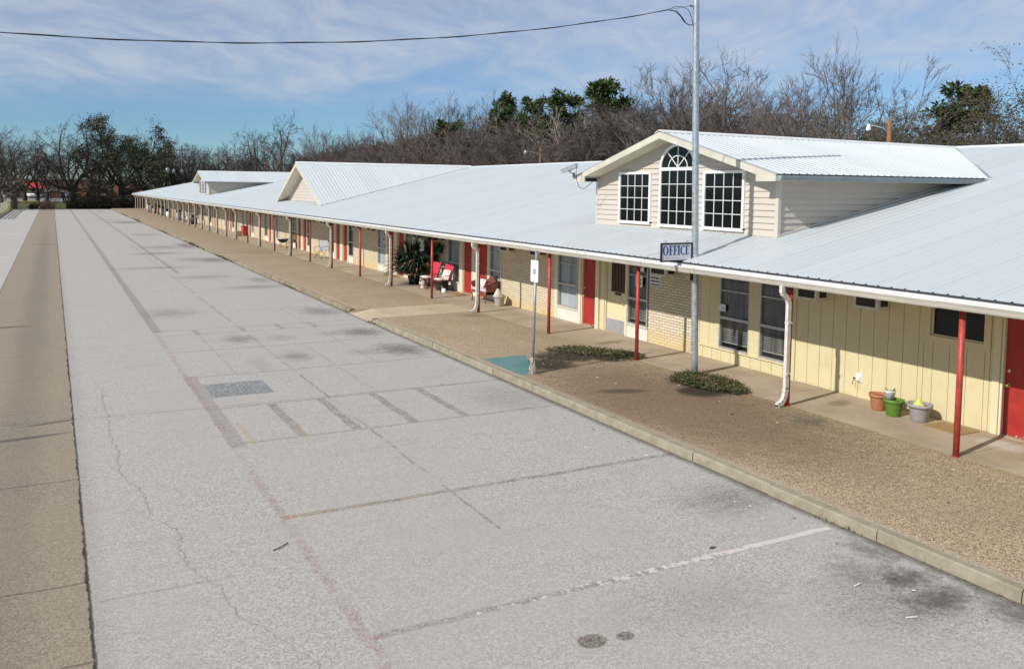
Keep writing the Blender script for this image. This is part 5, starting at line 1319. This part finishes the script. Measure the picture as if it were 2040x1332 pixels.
# ------------------------------------------------------------------ trees
def branch(b, p, d, L, r0, r1, rng, segs, wander, upw, sides):
    """one tapered wandering limb; returns its points"""
    pts = [p.copy()]; dd = d.copy(); q = p.copy(); ds = [d.copy()]
    for i in range(segs):
        dd = (dd + Vector((rng.gauss(0, wander), rng.gauss(0, wander), rng.gauss(0, wander)+upw))).normalized()
        q = q+dd*(L/segs); pts.append(q.copy()); ds.append(dd.copy())
    b.tube(pts, [r0+(r1-r0)*i/segs for i in range(segs+1)], sides, 0, False, sides > 4)
    return pts, ds
def side_dir(d, ang, rng):
    a = Vector((0, 0, 1)) if abs(d.z) < .9 else Vector((1, 0, 0))
    x = d.cross(a).normalized(); y = d.cross(x); t = rng.uniform(0, 6.283)
    return (d*math.cos(ang)+(x*math.cos(t)+y*math.sin(t))*math.sin(ang)).normalized()
def tree(kind, seed, H, name='bare_tree', trunk_mat='bark_grey', twig_mat='twig_grey', twig_r=.011, dens=1.0, leaves=None, nleaf=0, leaf_size=.2, tl=2):
    rng = random.Random(seed); root = thing(name, '', 'tree'); tr = MB(); tw = MB(); lf = MB(); ends = []; tsp = (12, 34) if kind == 'vase' else (20, 52)
    def twigs(p, d, L, lvl, up_):
        pts, ds = branch(tw, p, d, L, twig_r*(1+.55*lvl), twig_r*.55, rng, 3 if lvl else 2, .14, up_, 3)
        ends.append(pts[-1])
        if lvl > 0:
            n = max(2, int(rng.uniform(3.2, 5.2)*dens))
            for i in range(n):
                f = rng.uniform(.15, 1); k = min(int(f*3), 2); q = pts[k].lerp(pts[k+1], f*3-k) if f < 1 else pts[-1]
                twigs(q, side_dir(ds[k], R(rng.uniform(*tsp)), rng), L*rng.uniform(.42, .70), lvl-1, up_)
    def limb(p, d, L, r, lvl, up_, wander, spread):
        segs = 6 if lvl >= 2 else 4
        pts, ds = branch(tr, p, d, L, r, r*.35, rng, segs, wander, up_, 6 if lvl >= 2 else 4)
        n = int(rng.uniform(5, 8)*(.8+.2*dens)) if lvl >= 2 else int(rng.uniform(4, 6)*(.8+.2*dens))
        for i in range(n):
            f = .22+.78*(i+rng.random())/n; f = min(f, .99); k = min(int(f*segs), segs-1); q = pts[k].lerp(pts[k+1], f*segs-k)
            dd = side_dir(ds[k], R(rng.uniform(*spread)), rng); l2 = L*(1.02-f*.55)*rng.uniform(.42, .66)
            if lvl > 1: limb(q, dd, l2, r*(1-f*.6)*.5, lvl-1, up_, wander, spread)
            else: twigs(q, dd, max(.8, l2*1.15), tl, up_)
        twigs(pts[-1], ds[-1], max(.8, L*.26), tl, up_)
    if kind == 'vase':
        th = H*.16; pts, ds = branch(tr, Vector((0, 0, -.2)), Vector((rng.uniform(-.05, .05), rng.uniform(-.05, .05), 1)), th, H*.021, H*.017, rng, 3, .03, .05, 8)
        for i in range(9):
            a = i*2.4+rng.uniform(-.3, .3); t = R((8, 20, 30, 38, 46)[i % 5]+rng.uniform(-4, 4)); limb(pts[-1]-Vector((0, 0, rng.uniform(0, th*.3))), Vector((math.cos(a)*math.sin(t), math.sin(a)*math.sin(t), math.cos(t))), H*rng.uniform(.60, .72), H*.0095, 2, .04, .035, (16, 38))
    elif kind == 'broad':
        th = H*.24; pts, ds = branch(tr, Vector((0, 0, -.2)), Vector((.04, .03, 1)), th, H*.028, H*.023, rng, 3, .05, .04, 9)
        for i in range(7):
            a = i*.95+rng.uniform(-.3, .3); t = R(rng.uniform(20, 72)); limb(pts[-1]-Vector((0, 0, rng.uniform(0, th*.35))), Vector((math.cos(a)*math.sin(t), math.sin(a)*math.sin(t), math.cos(t))), H*rng.uniform(.46, .62), H*.013, 2, .045, .19, (25, 62))
    elif kind == 'scrub':
        for i in range(6):
            a = rng.uniform(0, 6.28); t = R(rng.uniform(3, 24)); limb(Vector((math.cos(a)*.5, math.sin(a)*.5, -.2)), Vector((math.cos(a)*math.sin(t), math.sin(a)*math.sin(t), math.cos(t))), H*rng.uniform(.66, .9), H*.008, 2, .03, .14, (22, 60))
    elif kind == 'pine':
        pts, ds = branch(tr, Vector((0, 0, -.2)), Vector((.02, .01, 1)), H*.94, H*.018, H*.005, rng, 8, .02, .03, 8)
        for i in range(46):
            f = rng.uniform(.42, 1.0); k = min(int(f*8), 7); q = pts[k].lerp(pts[k+1], f*8-k); a = rng.uniform(0, 6.28); L_ = H*(.26*(1.08-f)**.55*rng.uniform(.55, 1.0)+.03)
            p2, d2 = branch(tr, q, Vector((math.cos(a), math.sin(a), rng.uniform(.05, .55))).normalized(), L_, H*.0042, H*.0015, rng, 4, .10, .05, 4)
            for e in (p2[-1], p2[3], p2[2].lerp(p2[3], .5)):
                ends.append(e+Vector((rng.gauss(0, .15), rng.gauss(0, .15), rng.gauss(0, .1))))
    trunk = tr.build('trunk', trunk_mat, root, fix=False)
    if kind == 'pine':
        for e in ends:
            rr = H*rng.uniform(.028, .052)
            for i in range(34):
                v_ = Vector((rng.gauss(0, 1), rng.gauss(0, 1), rng.gauss(0, .75))).normalized(); o = e+v_*rr*rng.uniform(.1, .55); s_ = v_.cross(Vector((rng.gauss(0, 1), rng.gauss(0, 1), rng.gauss(0, 1)))).normalized()*rr*.17; tip = e+v_*rr*rng.uniform(.8, 1.3)
                lf.quad(o-s_*.4, o.lerp(tip, .5)-s_, tip, o.lerp(tip, .5)+s_)
        lf.build('crown', 'pine_needles', root, fix=False)
    else:
        if leaves:
            for i in range(nleaf):
                e = rng.choice(ends); v_ = Vector((rng.gauss(0, 1), rng.gauss(0, 1), rng.gauss(0, 1))).normalized(); o = e+Vector((rng.gauss(0, .22), rng.gauss(0, .22), rng.gauss(0, .2))); s_ = v_.cross(Vector((rng.gauss(0, 1), rng.gauss(0, 1), 1))).normalized()*leaf_size*.32; tip = o+v_*leaf_size*rng.uniform(.6, 1.2)
                tw.quad(o-s_*.3, o.lerp(tip, .5)-s_, tip, o.lerp(tip, .5)+s_, 1)
            tw.build('crown', [twig_mat, leaves], root, fix=False)
        else: tw.build('crown', twig_mat, root, fix=False)
    zs = sorted(q[2] for q in (tw.v or lf.v)); return root, zs[int(len(zs)*.995)]
V1 = tree('vase', 1, 15, twig_r=.0085, dens=1.0); V2 = tree('vase', 2, 15, twig_r=.0085, dens=1.0, twig_mat='twig_brown'); V3 = tree('vase', 3, 15, trunk_mat='bark_pale', twig_mat='twig_pale', dens=.8, tl=1)
B1 = tree('broad', 4, 15, trunk_mat='bark_dark', twig_mat='twig_dark', twig_r=.010, dens=.85); B2 = tree('broad', 5, 15, twig_mat='twig_dark', trunk_mat='bark_grey', twig_r=.010, dens=.95)
S1_ = tree('scrub', 6, 10, twig_mat='twig_brown', trunk_mat='bark_dark', twig_r=.012, dens=1.0); S2_ = tree('scrub', 7, 10, twig_mat='twig_brown', trunk_mat='bark_grey', twig_r=.012, dens=1.0)
S3_ = tree('scrub', 17, 10, twig_mat='twig_brown', trunk_mat='bark_dark', twig_r=.009, dens=.85, leaves='vine_leaves', nleaf=12000, leaf_size=.10, name='vine_covered_tree')
P1 = tree('pine', 8, 15, name='pine_tree', trunk_mat='bark_dark'); P2_ = tree('pine', 9, 15, name='pine_tree', trunk_mat='bark_dark')
E1 = tree('broad', 10, 15, name='oak_tree', trunk_mat='bark_dark', twig_mat='twig_dark', twig_r=.011, dens=.8, leaves='oak_leaves', nleaf=13000, leaf_size=.24)
used = set()
def put(src, x, y, H, label, group=None, rot=None, wide=1.0):
    root, h0 = src; s = H/h0; rot = rngt.uniform(0, 6.28) if rot is None else rot
    if id(root) not in used:
        used.add(id(root)); root.location = (x, y, 0); root.rotation_euler = (0, 0, rot); root.scale = (s*wide, s*wide, s); root['label'] = label
        if group: root['group'] = group
        return root
    r = dup(root, (x, y, 0), rot, (s*wide, s*wide, s), label, group)
    if not group and 'group' in r.keys(): del r['group']
    return r
rngt = random.Random(77)
put(V1, 53.9, 56.4, 15.6, 'big pale vase-shaped bare tree rising just behind the light pole', wide=1.5)
put(V2, 54.0, 62.5, 14.8, 'bare fanning tree left of the light pole behind the near dormer')
put(V2, 48.4, 38.7, 13.4, 'tall upright many-stemmed bare tree above the right part of the near dormer roof')
put(V1, 51.7, 46.5, 12.0, 'bare tree with slender grey stems between the two tallest trees on the right')
put(V3, 52.3, 75.0, 13.4, 'pale-limbed bare tree standing in front of the pines left of the near dormer')
put(V1, 50.9, 119.6, 17.6, 'tall rounded bare tree left of the small evergreen above the middle roof ridge', wide=1.1)
put(V2, 54.0, 112.0, 17.2, 'bare brownish tree behind the small evergreen above the middle roof ridge')
put(V1, 55.5, 100.0, 16.6, 'bare tree filling the skyline just left of the first pine')
put(B1, 52.4, 141.0, 15.2, 'crooked spreading bare tree directly above the steep middle gable')
put(B2, 43.6, 179.8, 19.0, 'large dark rounded bare tree between the far dormer and the middle gable', wide=1.05)
put(V2, 50.2, 167.6, 16.5, 'slim bare tree right of the large dark rounded tree over the roof')
put(B2, 36.0, 190.0, 15.4, 'small bare tree with a rounded crown above the far dormer ridge')
put(V1, 51.4, 152.0, 14.6, 'thin bare tree left of the crooked spreading tree above the gable')
put(B1, 25.5, 186.0, 14.4, 'dark bare tree left of the far dormer behind the utility poles')
put(B2, 19.5, 178.0, 14.6, 'bare tree between the leafy dark oak and the utility poles')
put(E1, 11.6, 160.0, 16.2, 'dense dark leafy oak at the far end of the parking lot', wide=1.12)
put(B1, 8.0, 172.0, 14.5, 'dark bare oak half hidden behind the crooked bare oak at the far end')
put(B1, 3.4, 156.0, 15.6, 'crooked grey bare oak with a forked trunk at the far end of the lot', rot=2.1, wide=1.05)
put(B2, -5.6, 151.5, 13.6, 'bare dark tree at the left edge beside the white fence', rot=.6, wide=1.1)
put(B1, -2.4, 166.0, 11.4, 'smaller bare tree standing behind the brown strip at the far end', rot=4)
put(E1, 16.5, 170.0, 13.2, 'dark leafy tree just left of the nearer utility pole')
put(P1, 53.7, 70.0, 15.6, 'dense rounded pine, largest of the four left of the near dormer', wide=1.15)
put(P2_, 53.0, 78.8, 15.0, 'pine half covered by the pale bare limbs left of the near dormer', wide=1.2)
put(P2_, 55.2, 89.3, 15.6, 'smallest pine, second from the left in the group of four', wide=.95)
put(P1, 52.8, 95.0, 16.4, 'narrow tall pine at the left end of the group of four', wide=.85)
put(P1, 51.5, 33.6, 10.8, 'low broad pine on the right beyond the wooden lamp pole', wide=1.2)
put(P2_, 52.6, 107.9, 13.8, 'dark olive evergreen standing alone among bare trees above the middle ridge', wide=1.25)
put(S3_, 46.0, 26.2, 10.6, 'vine-tangled bare tree at the right edge of the photo', wide=1.1)
put(S3_, 47.5, 34.2, 9.2, 'arching vine-covered tree directly behind the wooden lamp pole', wide=1.2)
put(S3_, 51.0, 36.8, 9.3, 'leafy vine-draped scrub tree right of the tall upright bare tree', wide=1.2)
put(S3_, 50.0, 29.5, 8.9, 'brown and green vine thicket tree right of the low broad pine', wide=1.3)
put(S3_, 48.0, 88.0, 11.5, 'yellowish leafy scrub tree under the pines left of the near dormer', wide=1.1)
grp = 'bare brown trees of the dense winter wood'
lab = 'one of the bare brown scrub trees massed in the wood behind the roof ridge'
y = 22.0; i = 0
while y < 178:
    for row, x0 in ((0, 47.0), (1, 51.5), (2, 57.0), (3, 63), (4, 70)):
        if row > 2 and y < 62 or (y < 62 and rngt.random() < .22): continue
        hh = ((7.6, 8.6, 9.6, 10.6, 11.4) if y < 44 else ((8.6, 10.0, 11.4, 12.4, 13.2) if y < 60 else ((9.4, 11.6, 13.4, 14.4, 15.2) if y < 122 else (9.4, 11.0, 12.4, 13.4, 14.2))))[row]*rngt.uniform(.88, 1.08)
        put((S1_, S2_, S1_, S2_)[(i+row) % 4], x0+rngt.uniform(-1.5, 1.5), y+rngt.uniform(-1.6, 1.6)+row*1.2, hh, lab, grp, None, rngt.uniform(1.05, 1.4))
    y += 3.9 if y < 80 else 4.6; i += 1
grp2 = 'dark bare trees across the far end'
lab2 = 'one of the dark bare trees standing in a row beyond the end of the lot'
for (x, y, hh, k) in ((-12, 172, 13, 0), (-9, 182, 12, 1), (-5, 190, 13, 0), (-1, 186, 12, 1), (3, 192, 13, 2), (7, 186, 12, 0), (12, 194, 14, 1), (17, 190, 13, 2), (22, 198, 14, 0), (27, 196, 12, 1), (31, 200, 13, 2), (36, 204, 13, 0), (41, 200, 13, 1), (46, 194, 14, 2), (48, 184, 14, 0), (33, 185, 11, 2), (28, 178, 11, 2), (38, 180, 12, 1), (24, 172, 10, 2), (21, 166, 9.5, 2), (-8.5, 158, 12, 2), (-10.5, 150, 12.5, 1), (6, 158, 10, 2), (44, 170, 11, 2), (-16, 168, 13, 0)):
    put((B1, B2, S1_)[k], x, y, hh*1.02, lab2, grp2, None, 1.15)
# dark brush at the end of the lot
def bush(x, y, r, h, label, seed, n=2600, leaf='leaf_dark', twig='twig_dark'):
    t = thing('bush', label, 'bush', (x, y, 0)); rng = random.Random(seed); b = MB(); c = MB()
    for i in range(int(70*r)):
        a = rng.uniform(0, 6.28); rr = r*math.sqrt(rng.random())*.8; p = Vector((x+rr*math.cos(a), y+rr*math.sin(a), 0)); branch(b, p, Vector((math.cos(a)*.4, math.sin(a)*.4, 1)).normalized(), h*rng.uniform(.5, 1.05), .022, .006, rng, 4, .2, .0, 3)
    for i in range(n):
        a = rng.uniform(0, 6.28); rr = r*math.sqrt(rng.random()); zz = h*rng.random()*(1-.45*(rr/r)**2); v_ = Vector((rng.gauss(0, 1), rng.gauss(0, 1), rng.gauss(0, 1))).normalized(); o = Vector((x+rr*math.cos(a), y+rr*math.sin(a), zz)); s_ = v_.cross(Vector((0.3, .2, 1))).normalized()*.07; tip = o+v_*.22
        c.quad(o-s_*.3, o.lerp(tip, .5)-s_, tip, o.lerp(tip, .5)+s_, 0)
    b.build('stem', twig, t, fix=False); c.build('foliage', leaf, t, fix=False)
for i, (x, y, r, h, lab_) in enumerate(((3.6, 149.2, 1.6, 2.6, 'dark leafy bush at the lot end just right of the brown strip'), (6.3, 149.6, 1.8, 3.2, 'tall dark brush clump left of centre at the end of the lot'), (9.2, 149.8, 1.8, 3.0, 'dark brush clump under the leafy oak at the lot end'), (12.0, 150.4, 1.5, 2.4, 'dark brush by the far corner of the motel roof'), (7.6, 153.5, 2.2, 4.2, 'taller brush mass behind the row of dark bushes'), (14.5, 152.0, 1.6, 2.6, 'dark bush behind the last porch posts'))):
    bush(x, y, r, h, lab_, 40+i)
bush(-.9, 148.6, 1.5, 1.5, 'dry brown brush heap where the brown strip meets the grass', 60, 700, 'leaf_dry', 'twig_brown')
bush(-2.6, 149.5, .9, 1.0, 'low green scrub left of the dry brush heap', 61, 900, 'leaf_bed', 'twig_brown')

# ------------------------------------------------------------------ poles, fences, street beyond
def cyl(z0, z1, x, y, r0, r1, n=10):
    b = MB(); b.tube([(x, y, z0), (x, y, z1)], [r0, r1], n); return b
for (x, y, h, lab_, cans) in ((19.9, 163.8, 11.8, 'wooden utility pole with two grey transformers, left of the pair', ((-.05, 6.9, .34, .85), (1.1, 6.6, .30, .75))), (22.5, 163.4, 11.7, 'wooden utility pole with one transformer, right of the pair', ((-.1, 6.6, .28, .7),))):
    t = thing('utility_pole', lab_, 'utility pole', (x, y, 0)); cyl(-.2, h, x, y, .17, .12).build('pole', 'pole_wood_dark', t)
    b = MB(); b.box(x-1.2, x+1.2, y-.06, y+.06, h-1.05, h-.9)
    for q in (-1.1, -.5, .5, 1.1): b.tube([(x+q, y, h-.9), (x+q, y, h-.7)], .04, 6)
    b.build('crossarm', 'pole_wood_dark', t)
    for (dx_, z, r, hh) in cans:
        b = MB(); b.lathe([(r*.9, -hh/2), (r, -hh/2+.05), (r, hh/2-.08), (r*.7, hh/2), (.1, hh/2+.05)], (x+dx_, y-.25, z), 14); b.tube([(x+dx_, y-.25, z+hh/2), (x+dx_, y-.25, z+hh/2+.25)], .04, 6); b.build('transformer', 'transformer_grey', t)
def yard_lamp(x, y, h, lab_, arm):
    t = thing('yard_lamp', lab_, 'lamp', (x, y, 0)); b = cyl(-.2, h, x, y, .15, .12, 12); b.build('pole', 'pole_wood', t)
    b = MB(); ax, ay = arm; L_ = Vector((ax, ay, 0)); b.tube([(x, y, h-.75), (x+ax*.35, y+ay*.35, h-.50), (x+ax*.75, y+ay*.75, h-.36), (x+ax, y+ay, h-.36)], .025, 8); b.build('arm', 'galvanized', t)
    b = MB(); b.lathe([(.04, .13), (.07, .11), (.08, .02), (.12, -.03), (.14, -.20), (.11, -.25), (.01, -.26)][::-1], (x+ax, y+ay, h-.40), 16); b.build('lamp_head', 'lamp_glass', t)
    b = MB(); b.bar((x-.2*0-.0, y, h-.28), (x+.38, y-.25, h-.26), .03, .03); b.build('bracket', 'galvanized', t)
yard_lamp(42.9, 31.4, 8.29, 'wooden pole with white lamp on a curved arm behind the right roof end', (-.62, .85))
yard_lamp(44.5, 70.8, 8.25, 'short wooden lamp pole just showing over the middle roof ridge', (-1.2, .9))
t = thing('vinyl_fence', 'white four-rail vinyl fence with cream posts at the left edge', 'fence', (-6.1, 125, .1))
for y in (112, 118.5, 125, 131, 137, 142, 147):
    b = MB(); b.box(-6.18, -6.02, y-.08, y+.08, .05, 1.45); b.prism([(-6.2, 1.45), (-6.0, 1.45), (-6.1, 1.56)], 'y', y-.1, y+.1); b.build('post', 'fence_cream', t)
b = MB()
for z in (.35, .66, .97, 1.26): b.box(-6.13, -6.07, 106, 147, z, z+.14)
b.build('rail', 'vinyl_white', t)
t = thing('rail_fence', 'weathered low rail fence with a yellow top rail in the far grass', 'fence', (0, 163, 0))
for x in (-5.4, -3.2, -1, 1.2, 3.4, 5.6, 7.8, 10, 12.2, 14.4):
    b = MB(); b.box(x-.07, x+.07, 162.9, 163.1, -.1, 1.05); b.build('post', 'rail_wood', t)
b = MB(); b.box(-5.4, 14.4, 162.86, 162.9, .35, .47); b.box(-5.4, 14.4, 162.86, 162.9, .62, .74); b.build('rail', 'rail_wood', t)
b = MB(); b.box(-5.0, -2.2, 162.83, 162.87, .86, 1.02); b.build('rail', 'rail_yellow', t)
# shops across the road
t = thing('shop_building', 'low brick shop with red awning seen through the trees across the road', 'shop', (-2, 250, .2))
b = MB(); b.box(-26, 24, 250, 262, 0, 5.2); b.build('wall', 'shop_brick', t)
b = MB(); b.box(-26.3, 24.3, 249.8, 262.2, 5.2, 5.5); b.build('roof', 'transformer_grey', t)
b = MB(); b.prism([(246.6, 3.0), (250, 4.3), (250, 4.15), (246.6, 2.75)], 'x', -7.0, -1.6); b.build('awning', 'awning_red', t)
for x in (-20, -12, 2.5, 10, 17):
    b = MB(); b.box(x, x+4, 249.86, 250.05, .6, 3.1); b.build('window', 'dormer_glass', t)
b = MB(); b.box(-5.4, -3.4, 249.86, 250.05, 0, 2.7); b.build('door', 'interior_dark', t)
b = MB(); b.box(-14, -8.4, 249.7, 250.0, 3.5, 4.7); b.build('fascia', 'shop_white', t)
def car(label, loc, rz, paint, tall=1.0, src=None):
    t = thing('parked_car', label, 'car', (0, 0, 0), 'cars parked across the road')
    b = MB(); prof = [(-2.25, .35), (-2.28, .72), (-2.0, .92), (-1.0, 1.0), (1.75, 1.02), (2.2, .95), (2.25, .4)]
    b.prism([(p[0], p[1]*(1 if p[1] < .6 else tall)) for p in prof], 'y', -.87, .87); b.build('body', paint, t, .06)
    b = MB(); a = [(-1.05, 1.0*tall), (-.35, 1.42*tall), (1.35, 1.46*tall), (1.95, 1.0*tall)]; k = len(b.v)
    for yy, iy in ((-.82, -.66), (.82, .66)):
        b.v += [(a[0][0], yy, a[0][1]), (a[1][0], iy, a[1][1]), (a[2][0], iy, a[2][1]), (a[3][0], yy, a[3][1])]
    for q in ((0, 1, 2, 3), (7, 6, 5, 4), (0, 4, 5, 1), (1, 5, 6, 2), (2, 6, 7, 3)): b.face(q)
    b.build('cabin', 'car_glass', t)
    b = MB(); b.box(-.32, 1.32, -.65, .65, 1.43*tall, 1.47*tall); b.build('roof', paint, t)
    for x in (-1.45, 1.4):
        for s in (-1, 1):
            b = MB(); b.tube([(x, s*.70, .33), (x, s*.90, .33)], .33, 16); wq = b.build('wheel', 'tyre', t)
            b = MB(); b.tube([(x, s*.895, .33), (x, s*.91, .33)], .20, 12); b.build('rim', 'rim_metal', wq)
    for s in (-1, 1):
        b = MB(); b.box(-2.29, -2.2, s*.62-.17, s*.62+.17, .68, .82); b.build('headlight', 'lamp_glass', t)
    t.location = loc; t.rotation_euler = (0, 0, rz); return t
car('white car parked in front of the red awning', (-4.6, 232, .5), R(100), 'car_white', 1.15)
car('dark car parked right of the white car by the red awning', (-2.0, 226, .45), R(95), 'car_dark', 1.1)
car('dark red car parked near the left edge behind the trees', (-10.5, 232, .5), R(175), 'car_red')
car('blue-black car parked beyond the dark bush at the lot end', (3.0, 230, .5), R(80), 'car_blue', 1.1)
car('white car glimpsed through the brush left of the motel roof', (10.5, 232, .5), R(5), 'car_white', 1.2)
car('white car low behind the rail fence beside the far motel corner', (14.0, 190, .25), R(15), 'car_white')
car('pale car at the far left beyond the white fence', (-12.5, 226, .45), R(170), 'car_white', 1.2)
